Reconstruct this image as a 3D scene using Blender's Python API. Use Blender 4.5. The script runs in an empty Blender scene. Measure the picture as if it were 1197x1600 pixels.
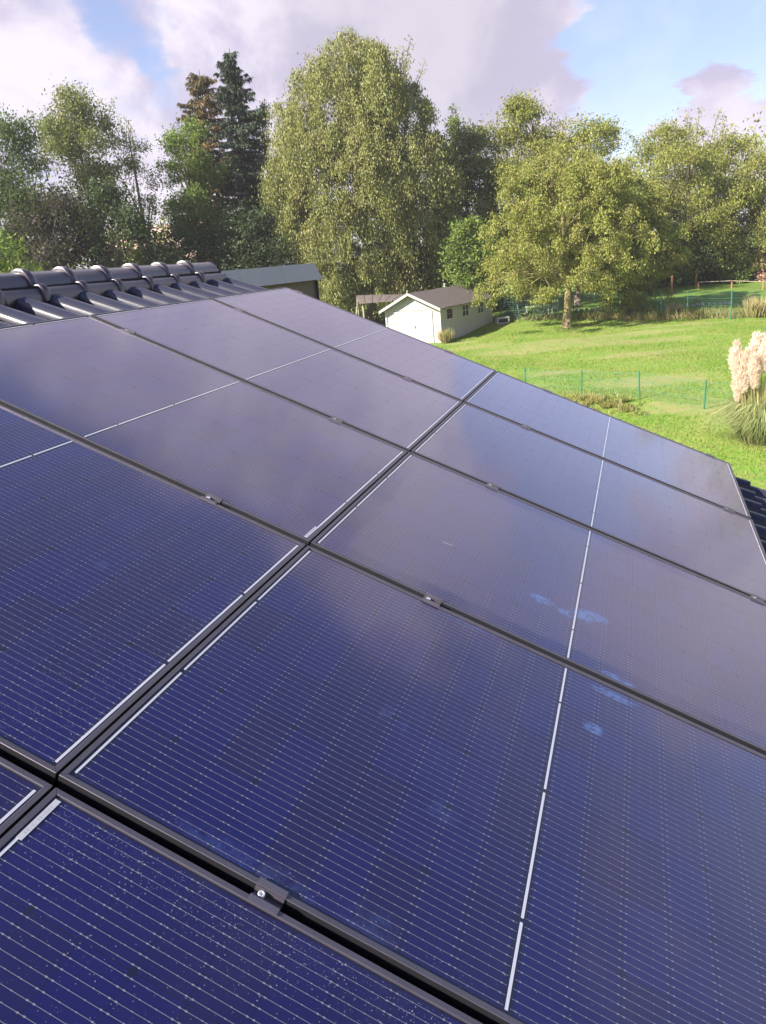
import bpy, bmesh, math, random
import numpy as np
from mathutils import Vector, Matrix

R = math.radians
rng = np.random.default_rng(7)
random.seed(7)
scene = bpy.context.scene
COL = scene.collection

# ------------------------------------------------------------------ frame of reference
PITCH = R(24.0)                      # roof pitch; the roof falls towards +x, the ridge runs along +y
CP, SP = math.cos(PITCH), math.sin(PITCH)
CAM = np.array([0.98420327, -0.86697768, 0.82144579])
FWD = np.array([-0.3368890, 0.9415443])          # horizontal viewing direction
RGT = np.array([0.9415443, 0.3368890])


def gp(r, d, z=0.0):
    """garden coordinates (metres to the right, metres away, height over eye level) -> world"""
    p = CAM[:2] + r * RGT + d * FWD
    return np.array([p[0], p[1], CAM[2] + z])


GD = np.array([0, 18, 23, 42, 46, 49, 53, 58, 65, 120, 400])
GZ = np.array([-5.1, -5.0, -4.9, -4.65, -4.6, -4.27, -4.05, -3.9, -3.8, -3.6, -3.4])


def ground_z(r, d):
    z = np.interp(d, GD, GZ)
    bank = 0.10 / (1 + np.exp(-(d - (23.1 + 0.12 * np.sin(r * 1.7) - 0.42 * (r - 7.5))) * 6)) - 0.05
    z = z + bank * np.exp(-((r - 8.0) / 4.5) ** 2)
    return z + 0.03 * np.sin(r * 0.9 + 0.3 * d) + 0.02 * np.sin(d * 1.3 - r * 0.5)


def gg(r, d, dz=0.0):
    return gp(r, d, float(ground_z(r, d)) + dz)


# ------------------------------------------------------------------ camera
cd = bpy.data.cameras.new('camera')
cam = bpy.data.objects.new('camera', cd)
COL.objects.link(cam)
M = [[0.9473380182238628, -0.01638709250038295, 0.3198157945240794],
     [0.3074017449143174, 0.3264261449866148, -0.8938401082368203],
     [-0.08974879637809746, 0.945080650033933, 0.31427331811676495]]
cam.matrix_world = Matrix([M[0] + [CAM[0]], M[1] + [CAM[1]], M[2] + [CAM[2]], [0, 0, 0, 1]])
cd.sensor_fit = 'VERTICAL'
cd.sensor_height = 36.0
cd.lens = 1174.84 / 1600 * 36.0
cd.clip_start = 0.05
cd.clip_end = 3000
scene.camera = cam

# ------------------------------------------------------------------ light
SUN_EL = R(36)
sd = -0.90 * RGT - 0.436 * FWD                      # horizontal direction towards the sun
sd = sd / np.linalg.norm(sd)
sun_dir = Vector((sd[0] * math.cos(SUN_EL), sd[1] * math.cos(SUN_EL), math.sin(SUN_EL)))
sl = bpy.data.lights.new('sun', 'SUN')
sl.energy = 5.0
sl.angle = R(0.53)
sl.color = (1.0, 0.93, 0.80)
so = bpy.data.objects.new('sun', sl)
COL.objects.link(so)
so.rotation_euler = sun_dir.to_track_quat('Z', 'Y').to_euler()
so.location = (0, 0, 30)

scene.view_settings.view_transform = 'Standard'
scene.view_settings.look = 'None'
scene.view_settings.exposure = 1.45
scene.view_settings.gamma = 1.0
scene.view_settings.use_curve_mapping = False
scene.render.engine = 'CYCLES'
scene.cycles.max_bounces = 8
scene.cycles.volume_bounces = 0
scene.cycles.transparent_max_bounces = 12
scene.cycles.sample_clamp_indirect = 1.5
scene.cycles.use_denoising = True


# ------------------------------------------------------------------ node helper
class NT:
    def __init__(self, tree):
        self.t = tree
        self.n = tree.nodes
        self.l = tree.links

    def node(self, typ, **kw):
        nd = self.n.new(typ)
        for k, v in kw.items():
            setattr(nd, k, v)
        return nd

    def put(self, sock, v):
        if isinstance(v, bpy.types.NodeSocket):
            self.l.new(v, sock)
        else:
            if sock.type == 'RGBA' and len(v) == 3:
                v = (*v, 1)
            sock.default_value = v

    def math(self, op, a, b=None, c=None, clamp=False):
        nd = self.node('ShaderNodeMath', operation=op, use_clamp=clamp)
        for i, v in enumerate((a, b, c)):
            if v is not None:
                self.put(nd.inputs[i], v)
        return nd.outputs[0]

    def dot(self, a, vec):
        nd = self.node('ShaderNodeVectorMath', operation='DOT_PRODUCT')
        self.put(nd.inputs[0], a)
        self.put(nd.inputs[1], vec)
        return nd.outputs['Value']

    def noise(self, vec, scale, detail=4.0, rough=0.55, dist=0.0):
        nd = self.node('ShaderNodeTexNoise')
        if vec is not None:
            self.put(nd.inputs['Vector'], vec)
        self.put(nd.inputs['Scale'], scale)
        self.put(nd.inputs['Detail'], detail)
        self.put(nd.inputs['Roughness'], rough)
        self.put(nd.inputs['Distortion'], dist)
        return nd.outputs['Fac']

    def ramp(self, x, lo, hi, a=0.0, b=1.0, smooth=True):
        nd = self.node('ShaderNodeMapRange')
        nd.interpolation_type = 'SMOOTHSTEP' if smooth else 'LINEAR'
        self.put(nd.inputs['Value'], x)
        for k, v in (('From Min', lo), ('From Max', hi), ('To Min', a), ('To Max', b)):
            self.put(nd.inputs[k], v)
        return nd.outputs['Result']

    def mix(self, f, a, b, blend='MIX'):
        nd = self.node('ShaderNodeMix', data_type='RGBA', blend_type=blend)
        self.put(nd.inputs[0], f)
        self.put(nd.inputs[6], a)
        self.put(nd.inputs[7], b)
        return nd.outputs[2]

    def xyz(self, x, y, z):
        nd = self.node('ShaderNodeCombineXYZ')
        for i, v in enumerate((x, y, z)):
            self.put(nd.inputs[i], v)
        return nd.outputs[0]

    def sep(self, v):
        nd = self.node('ShaderNodeSeparateXYZ')
        self.put(nd.inputs[0], v)
        return nd.outputs


# ------------------------------------------------------------------ sky
world = bpy.data.worlds.new('World')
scene.world = world
world.use_nodes = True
wt = NT(world.node_tree)
wt.n.clear()
out = wt.node('ShaderNodeOutputWorld')
sky = wt.node('ShaderNodeTexSky', sky_type='NISHITA')
sky.sun_disc = False
sky.sun_elevation = SUN_EL
sky.sun_rotation = math.atan2(sun_dir.x, sun_dir.y)
sky.air_density = 1.0
sky.dust_density = 0.7
sky.ozone_density = 3.0
bg_sky = wt.node('ShaderNodeBackground')
wt.put(bg_sky.inputs[0], wt.mix(1.0, sky.outputs[0], (1.06, 0.94, 1.0), 'MULTIPLY'))
bg_sky.inputs[1].default_value = 0.080
dirv = wt.node('ShaderNodeTexCoord').outputs['Generated']
dx, dy, dz = wt.sep(dirv)
den = wt.math('ADD', wt.math('MAXIMUM', dz, 0.0), 0.16)
pv = wt.xyz(wt.math('DIVIDE', dx, den), wt.math('DIVIDE', dy, den), 0.0)
n1 = wt.noise(pv, 1.05, 9, 0.60, 0.35)
n3 = wt.noise(dirv, 6.5, 8, 0.58, 0.3)
cov = wt.math('ADD', wt.math('MULTIPLY', n1, 0.55), wt.math('MULTIPLY', n3, 0.45))
wn = wt.node('ShaderNodeTexNoise')
wt.put(wn.inputs['Vector'], pv)
wn.inputs['Scale'].default_value = 2.6
wn.inputs['Detail'].default_value = 7
wn.inputs['Roughness'].default_value = 0.6
wsub = wt.node('ShaderNodeVectorMath', operation='SUBTRACT')
wt.put(wsub.inputs[0], wn.outputs['Color'])
wsub.inputs[1].default_value = (0.5, 0.5, 0.5)
wsc = wt.node('ShaderNodeVectorMath', operation='SCALE')
wt.put(wsc.inputs[0], wsub.outputs[0])
wsc.inputs['Scale'].default_value = 0.16
wadd = wt.node('ShaderNodeVectorMath', operation='ADD')
wt.put(wadd.inputs[0], dirv)
wt.put(wadd.inputs[1], wsc.outputs[0])
wdir = wt.node('ShaderNodeVectorMath', operation='NORMALIZE')
wt.put(wdir.inputs[0], wadd.outputs[0])
wdir = wdir.outputs[0]


def blob(cov, d, ang_in, ang_out, w):
    d = Vector(d).normalized()
    return wt.math('ADD', cov, wt.ramp(wt.dot(wdir, d), math.cos(R(ang_out)), math.cos(R(ang_in)), 0.0, w))


cov = wt.math('ADD', cov, wt.ramp(dz, 0.49, 0.70, 0.0, -0.42))     # the cloud cover opens overhead
cov = blob(cov, (-0.50, 0.82, 0.22), 8, 34, 0.12)      # bright heaped clouds
cov = blob(cov, (-0.28, 0.93, 0.24), 4, 19, 0.20)      # broad grey bank
cov = blob(cov, (-0.20, 0.86, 0.45), 8, 26, 0.14)
cov = blob(cov, (0.045, 0.985, 0.165), 3, 10, -0.44)    # clear blue sky
cov = blob(cov, (0.20, 0.97, 0.20), 3, 10, -0.25)
cov = blob(cov, (0.100, 0.993, 0.080), 2.5, 6.5, 0.75)   # cumulus low over the trees
cov = blob(cov, (0.36, 0.92, 0.15), 4, 15, 0.35)
cov = blob(cov, (-0.53, 0.804, 0.272), 0.7, 4.0, -0.20)  # blue gaps
cov = blob(cov, (-0.425, 0.88, 0.190), 0.6, 4.0, -0.15)
cov = blob(cov, (-0.504, 0.837, 0.211), 0.5, 3.2, -0.15)
mask = wt.math('MAXIMUM', wt.ramp(cov, 0.40, 0.62), wt.ramp(dz, 0.62, 0.30, 0.0, 0.20))
n2 = wt.noise(dirv, 9.0, 8, 0.58, 0.3)
thick = wt.math('MULTIPLY', wt.ramp(n2, 0.38, 0.64), wt.ramp(dz, 0.07, 0.17, 0.15, 1.0))
cl_col = wt.mix(thick, (0.95, 0.88, 0.99), (0.60, 0.55, 0.74))
grey = wt.ramp(wt.dot(wdir, Vector((-0.24, 0.935, 0.28)).normalized()), math.cos(R(13)), math.cos(R(3)), 0, 0.6)
cl_col = wt.mix(grey, cl_col, (0.55, 0.52, 0.63))
bg_cl = wt.node('ShaderNodeBackground')
wt.put(bg_cl.inputs[0], cl_col)
bg_cl.inputs[1].default_value = 0.39
mx = wt.node('ShaderNodeMixShader')
wt.put(mx.inputs[0], mask)
wt.l.new(bg_sky.outputs[0], mx.inputs[1])
wt.l.new(bg_cl.outputs[0], mx.inputs[2])
wt.l.new(mx.outputs[0], out.inputs[0])


# ------------------------------------------------------------------ materials
def new_mat(name):
    m = bpy.data.materials.new(name)
    m.use_nodes = True
    t = NT(m.node_tree)
    t.n.clear()
    o = t.node('ShaderNodeOutputMaterial')
    return m, t, o


def principled(t, **kw):
    p = t.node('ShaderNodeBsdfPrincipled')
    for k, v in kw.items():
        t.put(p.inputs[k.replace('_', ' ')], v)
    return p


def simple(name, col, rough=0.6, metal=0.0, var=0.25, scale=6.0, bump=0.0, bscale=40.0, spec=0.5, coat=0.0):
    m, t, o = new_mat(name)
    pos = t.node('ShaderNodeNewGeometry').outputs['Position']
    n = t.noise(pos, scale, 5, 0.6)
    c = t.mix(n, tuple(x * (1 - var) for x in col), tuple(min(1, x * (1 + var)) for x in col))
    p = principled(t, Base_Color=c, Roughness=rough, Metallic=metal, Specular_IOR_Level=spec, Coat_Weight=coat)
    if bump:
        b = t.node('ShaderNodeBump')
        b.inputs['Strength'].default_value = bump
        b.inputs['Distance'].default_value = 0.02
        t.put(b.inputs['Height'], t.noise(pos, bscale, 6, 0.65))
        t.l.new(b.outputs[0], p.inputs['Normal'])
    t.l.new(p.outputs[0], o.inputs[0])
    return m


def leaf_mat(name, c1, c2, c3, trans=0.35, rough=0.5, clump=0.8, tcol=(0.20, 0.26, 0.03)):
    """three tones, mixed leaf by leaf and clump by clump"""
    m, t, o = new_mat(name)
    g = t.node('ShaderNodeNewGeometry')
    rnd = g.outputs['Random Per Island']
    n = t.noise(g.outputs['Position'], clump, 3, 0.6)
    c = t.mix(rnd, c1, c2)
    c = t.mix(t.ramp(n, 0.48, 0.68), c, c3)
    c = t.mix(t.ramp(rnd, 0.9, 1.0, 0, 0.3), c, tuple(x * 1.3 for x in c2))
    p = principled(t, Base_Color=c, Roughness=rough, Specular_IOR_Level=0.18)
    tr = t.node('ShaderNodeBsdfTranslucent')
    t.put(tr.inputs[0], t.mix(0.5, c, tcol))
    ms = t.node('ShaderNodeMixShader')
    ms.inputs[0].default_value = trans
    t.l.new(p.outputs[0], ms.inputs[1])
    t.l.new(tr.outputs[0], ms.inputs[2])
    t.l.new(ms.outputs[0], o.inputs[0])
    return m


# stains on the glass in roof coordinates (u, v, radius_u, radius_v)
SMEARS = [(0.94, 1.53, .05, .03), (0.90, 1.50, .045, .038), (0.75, 1.48, .04, .025), (0.84, 1.465, .035, .022), (0.97, 0.90, .026, .022),
          (1.03, 1.20, .05, .018), (0.47, 0.58, .02, .025), (0.67, 0.37, .035, .03), (0.42, 0.035, .10, .03),
          (0.62, 0.05, .05, .04), (1.02, 1.10, .06, .02), (0.30, 0.05, .07, .02), (-0.36, 0.61, .018, .02), (0.55, 1.13, .09, .03), (0.52, 0.56, .012, .02)]


def pv_mat(name, base, rough=0.35, metal=0.0, vary=0.0, coat_r=0.03):
    """anything lying under the panel glass: its own colour with the glass as a clear coat, rain film and smears on it"""
    m, t, o = new_mat(name)
    pos = t.node('ShaderNodeNewGeometry').outputs['Position']
    u = t.dot(pos, (CP, 0, -SP))
    v = t.sep(pos)[1]
    uv = t.xyz(u, v, 0.0)
    col = base
    if vary:
        r = t.node('ShaderNodeObjectInfo').outputs['Random']
        col = t.mix(t.math('MULTIPLY', r, vary), base, (base[0] * 1.8, base[1] * 1.2, base[2] * 0.62))
        fine = t.noise(uv, 420, 2, 0.6)
        col = t.mix(t.ramp(fine, 0.45, 0.8, 0, 0.25), col, tuple(min(1, c * 2.2 + 0.004) for c in base))
    # distance to the edge of the panel
    fv = t.math('MULTIPLY', t.math('FRACT', t.math('DIVIDE', t.math('ADD', v, 11.58), 1.158)), 1.158)
    ev = t.math('MINIMUM', fv, t.math('SUBTRACT', 1.158, fv))
    au = t.math('ABSOLUTE', u)
    eu = t.math('MINIMUM', au, t.math('SUBTRACT', 1.742, au))
    wob = t.math('MULTIPLY', t.math('SUBTRACT', t.noise(uv, 7, 4), 0.5), 0.09)
    edge = t.math('ADD', t.math('MINIMUM', ev, eu), wob)
    big = t.noise(uv, 1.3, 4, 0.6, 0.5)
    film_here = t.math('MULTIPLY', t.math('GREATER_THAN', u, 0.0),
                       t.math('MULTIPLY', t.math('GREATER_THAN', v, 1.158), t.math('LESS_THAN', v, 2.316)))
    film = t.math('MULTIPLY', t.ramp(edge, 0.085, 0.105), film_here)
    film = t.math('MAXIMUM', film, t.ramp(big, 0.55, 0.75, 0, 0.55))
    cr = t.math('ADD', coat_r, t.math('MULTIPLY', film, 0.11))
    cr = t.math('ADD', cr, t.math('MULTIPLY', t.noise(uv, 90, 3, 0.7), 0.05))
    bmp = t.node('ShaderNodeBump')
    bmp.inputs['Strength'].default_value = 0.05
    bmp.inputs['Distance'].default_value = 0.0006
    t.put(bmp.inputs['Height'], t.noise(uv, 260, 2, 0.5))
    p = principled(t, Base_Color=col, Roughness=rough, Metallic=metal, Specular_IOR_Level=0.25,
                   Coat_Weight=1.0, Coat_IOR=1.70, Sheen_Weight=0.13, Sheen_Roughness=0.30, Sheen_Tint=(0.74, 0.58, 1.0, 1), Coat_Roughness=cr)  # lilac sheen put in to lift the pale cloud reflection at flat angles
    t.l.new(bmp.outputs[0], p.inputs['Coat Normal'])
    # dust
    dust = t.math('ADD', t.math('MULTIPLY', film, t.math('ADD', 0.015, t.math('MULTIPLY', film_here, 0.03))), t.ramp(t.noise(uv, 3.1, 6, 0.65), 0.4, 0.8, 0.000, 0.010))
    dust = t.math('ADD', dust, t.ramp(edge, 0.045, 0.0, 0, 0.012))
    dd = t.node('ShaderNodeBsdfDiffuse')
    dd.inputs[0].default_value = (0.46, 0.38, 0.44, 1)
    m1 = t.node('ShaderNodeMixShader')
    t.put(m1.inputs[0], dust)
    t.l.new(p.outputs[0], m1.inputs[1])
    t.l.new(dd.outputs[0], m1.inputs[2])
    # faint runs of dried rain down the slope
    runs = t.ramp(t.noise(t.xyz(t.math('MULTIPLY', u, 1.2), t.math('MULTIPLY', v, 26.0), 0.0), 1.0, 6, 0.7, 0.3), 0.55, 0.8, 0, 0.012)
    t.put(m1.inputs[0], t.math('ADD', dust, runs))
    # smears of dried rain and droppings
    acc = None
    for (su, sv, ru, rv) in SMEARS:
        a = t.math('DIVIDE', t.math('SUBTRACT', u, su), ru)
        b = t.math('DIVIDE', t.math('SUBTRACT', v, sv), rv)
        q = t.math('ADD', t.math('MULTIPLY', a, a), t.math('MULTIPLY', b, b))
        w = t.ramp(q, 2.2, 0.0, 0.0, 0.35 if (sv < 0.1 or su < 0.7) else 1.0)
        acc = w if acc is None else t.math('MAXIMUM', acc, w)
    sn = t.ramp(t.math('MULTIPLY', acc, t.ramp(t.noise(uv, 40, 8, 0.78, 0.9), 0.30, 0.66)), 0.02, 1.1, 0, 0.42)
    ds = t.node('ShaderNodeBsdfDiffuse')
    ds.inputs[0].default_value = (0.15, 0.27, 0.60, 1)
    m2 = t.node('ShaderNodeMixShader')
    t.put(m2.inputs[0], sn)
    t.l.new(m1.outputs[0], m2.inputs[1])
    t.l.new(ds.outputs[0], m2.inputs[2])
    t.l.new(m2.outputs[0], o.inputs[0])
    return m


MAT = {}
MAT['cell'] = pv_mat('solar_cell', (0.0030, 0.0016, 0.056), 0.35, 0.0, 1.0)
MAT['back'] = pv_mat('black_backsheet', (0.0010, 0.0009, 0.018), 0.5)
MAT['wire'] = pv_mat('silver_wire', (0.18, 0.18, 0.235), 0.35)
MAT['ribbon'] = pv_mat('white_ribbon', (0.42, 0.42, 0.50), 0.5)
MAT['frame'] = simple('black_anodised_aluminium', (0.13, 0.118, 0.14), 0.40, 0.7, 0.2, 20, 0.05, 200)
MAT['frame_side'] = simple('shaded_anodised_aluminium', (0.02, 0.02, 0.025), 0.5, 0.4, 0.2, 10)  # darker copy of the frame metal, shade of the gaps put into its colour
MAT['clamp'] = simple('black_clamp_metal', (0.16, 0.145, 0.175), 0.42, 0.7, 0.2, 30)
MAT['bolt'] = simple('bright_steel', (0.75, 0.74, 0.76), 0.35, 0.6, 0.1, 60)
MAT['tile'] = simple('glazed_anthracite_tile', (0.034, 0.035, 0.056), 0.27, 0.0, 0.3, 9, 0.03, 60, 0.28, 0.0)
MAT['ridge'] = simple('glazed_anthracite_ridge', (0.036, 0.024, 0.036), 0.30, 0.0, 0.3, 9, 0.05, 50, 0.7, 0.25)
MAT['deck'] = simple('roof_underlay', (0.012, 0.012, 0.014), 0.9)
MAT['render'] = simple('cream_render', (0.50, 0.45, 0.38), 0.9, 0, 0.1, 3, 0.1, 60)
MAT['brown'] = simple('brown_cladding', (0.115, 0.088, 0.080), 0.8, 0, 0.15, 3)
MAT['zinc'] = simple('grey_metal_fascia', (0.33, 0.31, 0.335), 0.6, 0.0, 0.12, 2.5, 0.03, 12)
MAT['white'] = simple('weathered_white_boards', (0.395, 0.385, 0.375), 0.8, 0, 0.10, 5, 0.08, 50)
MAT['trim'] = simple('white_trim', (0.48, 0.46, 0.43), 0.7, 0, 0.08, 8)
MAT['felt'] = simple('mossy_brown_felt', (0.105, 0.085, 0.080), 0.9, 0, 0.3, 4, 0.2, 30)
MAT['glass'] = simple('dark_window_glass', (0.02, 0.022, 0.025), 0.08, 0, 0.1, 5)
MAT['redinside'] = simple('dark_red_window_inside', (0.055, 0.02, 0.018), 0.2, 0, 0.3, 5)  # dark panes painted in for the dim reddish inside of the open window
MAT['iron'] = simple('black_iron', (0.05, 0.05, 0.05), 0.6)
MAT['greenpost'] = simple('green_coated_steel', (0.03, 0.16, 0.10), 0.5, 0, 0.15, 5)
MAT['wirefence'] = simple('green_wire', (0.10, 0.22, 0.16), 0.5, 0.2, 0.1, 5)
MAT['wood'] = simple('orange_brown_timber', (0.32, 0.16, 0.08), 0.85, 0, 0.3, 8, 0.2, 40)
MAT['greywood'] = simple('pale_weathered_timber', (0.36, 0.30, 0.23), 0.85, 0, 0.3, 8, 0.2, 40)
MAT['plastic'] = simple('pale_green_plastic', (0.42, 0.50, 0.42), 0.5, 0, 0.08, 5)
MAT['plasticdark'] = simple('dark_green_plastic', (0.05, 0.10, 0.08), 0.5, 0, 0.1, 5)
MAT['stone'] = simple('grey_stone', (0.33, 0.30, 0.29), 0.9, 0, 0.3, 5, 0.3, 20)
MAT['concrete'] = simple('pale_concrete', (0.42, 0.42, 0.42), 0.9, 0, 0.15, 5, 0.1, 30)
MAT['dark'] = simple('black_opening', (0.015, 0.015, 0.016), 0.8)
MAT['pinkroof'] = simple('faded_pink_roof', (0.50, 0.34, 0.30), 0.9, 0, 0.15, 2, 0.2, 8)
MAT['bark'] = simple('grey_brown_bark', (0.16, 0.125, 0.10), 0.9, 0, 0.4, 5, 0.5, 18)
MAT['darkbark'] = simple('dark_bark', (0.07, 0.055, 0.045), 0.9, 0, 0.4, 5, 0.5, 18)
MAT['yellowbark'] = simple('lichen_covered_bark', (0.26, 0.21, 0.10), 0.9, 0, 0.45, 6, 0.5, 18)
MAT['plume'] = leaf_mat('pink_plume', (0.86, 0.74, 0.63), (0.91, 0.82, 0.73), (0.86, 0.70, 0.59), 0.5, 0.9, 0.8, (0.95, 0.78, 0.68))
MAT['blade'] = leaf_mat('pampas_blade', (0.20, 0.26, 0.10), (0.42, 0.42, 0.19), (0.46, 0.42, 0.22), 0.3)
MAT['stalk'] = leaf_mat('pampas_stalk', (0.34, 0.34, 0.14), (0.46, 0.42, 0.20), (0.40, 0.38, 0.18), 0.15)
MAT['dry'] = leaf_mat('dry_grass', (0.40, 0.31, 0.15), (0.50, 0.42, 0.22), (0.28, 0.27, 0.10), 0.25)
MAT['weed'] = leaf_mat('green_weed', (0.10, 0.16, 0.03), (0.20, 0.24, 0.05), (0.33, 0.29, 0.10), 0.3)
L = leaf_mat
LM = {
    'darkgreen': L('leaf_dark_green', (0.070, 0.115, 0.042), (0.130, 0.180, 0.060), (0.090, 0.140, 0.045)),
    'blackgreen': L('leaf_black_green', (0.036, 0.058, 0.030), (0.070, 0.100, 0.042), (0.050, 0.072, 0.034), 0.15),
    'copper': L('leaf_copper', (0.040, 0.032, 0.034), (0.070, 0.052, 0.050), (0.045, 0.055, 0.035), 0.2),
    'olive': L('leaf_olive', (0.170, 0.195, 0.075), (0.260, 0.275, 0.105), (0.220, 0.215, 0.085)),
    'willow': L('leaf_weeping', (0.225, 0.245, 0.085), (0.320, 0.320, 0.120), (0.310, 0.280, 0.115), 0.35, 0.42, 0.55),
    'bright': L('leaf_bright_green', (0.125, 0.190, 0.045), (0.210, 0.280, 0.065), (0.170, 0.220, 0.055)),
    'gold': L('leaf_yellow_green', (0.220, 0.245, 0.060), (0.340, 0.345, 0.090), (0.300, 0.275, 0.085), 0.35, 0.45, 0.6),
    'goldgreen': L('leaf_gold_green', (0.200, 0.235, 0.055), (0.320, 0.325, 0.085), (0.275, 0.255, 0.080), 0.35, 0.45, 0.6),
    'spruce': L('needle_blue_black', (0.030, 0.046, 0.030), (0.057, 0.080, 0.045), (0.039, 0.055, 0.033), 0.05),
    'rust': L('needle_rusty', (0.090, 0.080, 0.038), (0.150, 0.109, 0.048), (0.225, 0.123, 0.060), 0.1, 0.6, 0.7),
    'brownhedge': L('leaf_dry_brown', (0.375, 0.217, 0.165), (0.510, 0.319, 0.240), (0.270, 0.174, 0.120), 0.2),
}


# ------------------------------------------------------------------ object helpers
def link_mesh(name, me, mat=None, parent=None, loc=None, rot=None, kind=None):
    o = bpy.data.objects.new(name, me)
    COL.objects.link(o)
    if mat is not None and len(me.materials) == 0:
        for mm in (mat if isinstance(mat, (list, tuple)) else [mat]):
            me.materials.append(mm)
    if parent is not None:
        o.parent = parent
    if loc is not None:
        o.location = loc
    if rot is not None:
        o.rotation_euler = rot
    if kind:
        o['kind'] = kind
    return o


def tag(o, label, cat, group=None, kind=None):
    o['label'] = label
    o['category'] = cat
    if group:
        o['group'] = group
    if kind:
        o['kind'] = kind
    return o


def empty(name, loc=(0, 0, 0), rot=(0, 0, 0)):
    o = bpy.data.objects.new(name, None)
    COL.objects.link(o)
    o.location = loc
    o.rotation_euler = rot
    o.empty_display_size = 0.2
    return o


class MB:
    """collects polygons as numpy blocks and makes one mesh"""

    def __init__(self):
        self.v, self.f, self.n, self.mi = [], [], 0, []

    def add(self, verts, faces, mi=0):
        verts = np.asarray(verts, float).reshape(-1, 3)
        self.v.append(verts)
        for f in faces:
            self.f.append([i + self.n for i in f])
            self.mi.append(mi)
        self.n += len(verts)
        return self

    def box(self, c, s, rotz=0.0, axes=None, mi=0):
        hx, hy, hz = s[0] / 2, s[1] / 2, s[2] / 2
        p = np.array([[-hx, -hy, -hz], [hx, -hy, -hz], [hx, hy, -hz], [-hx, hy, -hz], [-hx, -hy, hz], [hx, -hy, hz], [hx, hy, hz], [-hx, hy, hz]])
        if axes is not None:
            p = p @ np.asarray(axes, float)
        elif rotz:
            cz, sz = math.cos(rotz), math.sin(rotz)
            p = p @ np.array([[cz, sz, 0], [-sz, cz, 0], [0, 0, 1]])
        return self.add(p + np.asarray(c, float), [(0, 3, 2, 1), (4, 5, 6, 7), (0, 1, 5, 4), (1, 2, 6, 5), (2, 3, 7, 6), (3, 0, 4, 7)], mi)

    def tube(self, pts, rad, sides=6, mi=0, cap=True):
        pts = np.asarray(pts, float)
        if np.isscalar(rad):
            rad = [rad] * len(pts)
        tg = np.gradient(pts, axis=0) if len(pts) > 2 else np.repeat((pts[-1] - pts[0])[None], len(pts), 0)
        tg /= np.linalg.norm(tg, axis=1)[:, None] + 1e-9
        ref = np.array([1.0, 0, 0]) if abs(tg[0][2]) > 0.8 else np.array([0, 0, 1.0])
        rings = []
        ang = np.arange(sides) * 2 * math.pi / sides
        for p, t_, r in zip(pts, tg, rad):
            a = np.cross(t_, ref)
            a /= np.linalg.norm(a) + 1e-9
            b = np.cross(t_, a)
            rings.append(p + r * (np.cos(ang)[:, None] * a + np.sin(ang)[:, None] * b))
        fs = []
        for i in range(len(pts) - 1):
            for j in range(sides):
                k = (j + 1) % sides
                fs.append((i * sides + j, i * sides + k, (i + 1) * sides + k, (i + 1) * sides + j))
        if cap:
            fs.append(tuple(range(sides)))
            fs.append(tuple((len(pts) - 1) * sides + j for j in reversed(range(sides))))
        return self.add(np.concatenate(rings), fs, mi)

    def prism(self, poly, z0, z1, mi=0):
        n = len(poly)
        v = [(x, y, z0) for x, y in poly] + [(x, y, z1) for x, y in poly]
        fs = [tuple(range(n))[::-1], tuple(range(n, 2 * n))] + [(i, (i + 1) % n, (i + 1) % n + n, i + n) for i in range(n)]
        return self.add(v, fs, mi)

    def mesh(self, name, smooth=False):
        me = bpy.data.meshes.new(name)
        V = np.concatenate(self.v)
        me.from_pydata(V.tolist(), [], self.f)
        if any(self.mi):
            me.polygons.foreach_set('material_index', self.mi)
        if smooth:
            me.polygons.foreach_set('use_smooth', [True] * len(me.polygons))
        me.update()
        return me

    def build(self, name, mat, parent=None, loc=None, rot=None, smooth=False, kind=None):
        return link_mesh(name, self.mesh(name, smooth), mat, parent, loc, rot, kind)


def recalc(me):
    bm = bmesh.new()
    bm.from_mesh(me)
    bmesh.ops.recalc_face_normals(bm, faces=bm.faces)
    bm.to_mesh(me)
    bm.free()
    return me


def quads_mesh(name, V):
    """V: (n,4,3) array of separate quads"""
    n = len(V)
    me = bpy.data.meshes.new(name)
    me.vertices.add(n * 4)
    me.vertices.foreach_set('co', V.reshape(-1).astype(np.float32))
    me.loops.add(n * 4)
    me.loops.foreach_set('vertex_index', np.arange(n * 4, dtype=np.int32))
    me.polygons.add(n)
    me.polygons.foreach_set('loop_start', np.arange(0, n * 4, 4, dtype=np.int32))
    me.update(calc_edges=True)
    return me


def unit(a):
    return a / (np.linalg.norm(a, axis=-1, keepdims=True) + 1e-9)


def leaves(C, D, ln, wd, fold=0.15):
    """pointed leaves at C along D"""
    n = len(C)
    S = unit(np.cross(D, rng.normal(size=(n, 3))))
    N = np.cross(D, S)
    ln = np.asarray(ln).reshape(-1, 1) * np.ones((n, 1))
    wd = np.asarray(wd).reshape(-1, 1) * np.ones((n, 1))
    a = C
    b = C + D * ln * 0.45 + S * wd * 0.5 + N * ln * fold
    c = C + D * ln
    d = C + D * ln * 0.45 - S * wd * 0.5 + N * ln * fold
    return np.stack([a, b, c, d], 1)


def copy_to(o, parent=None, name=None, loc=None, rot=None):
    c = o.copy()
    COL.objects.link(c)
    if parent is not None:
        c.parent = parent
    if loc is not None:
        c.location = loc
    if rot is not None:
        c.rotation_euler = rot
    return c


def roof_pt(u, v, n=0.0):
    return np.array([u * CP + n * SP, v, -u * SP + n * CP])


ROT = (0, PITCH, 0)

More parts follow.
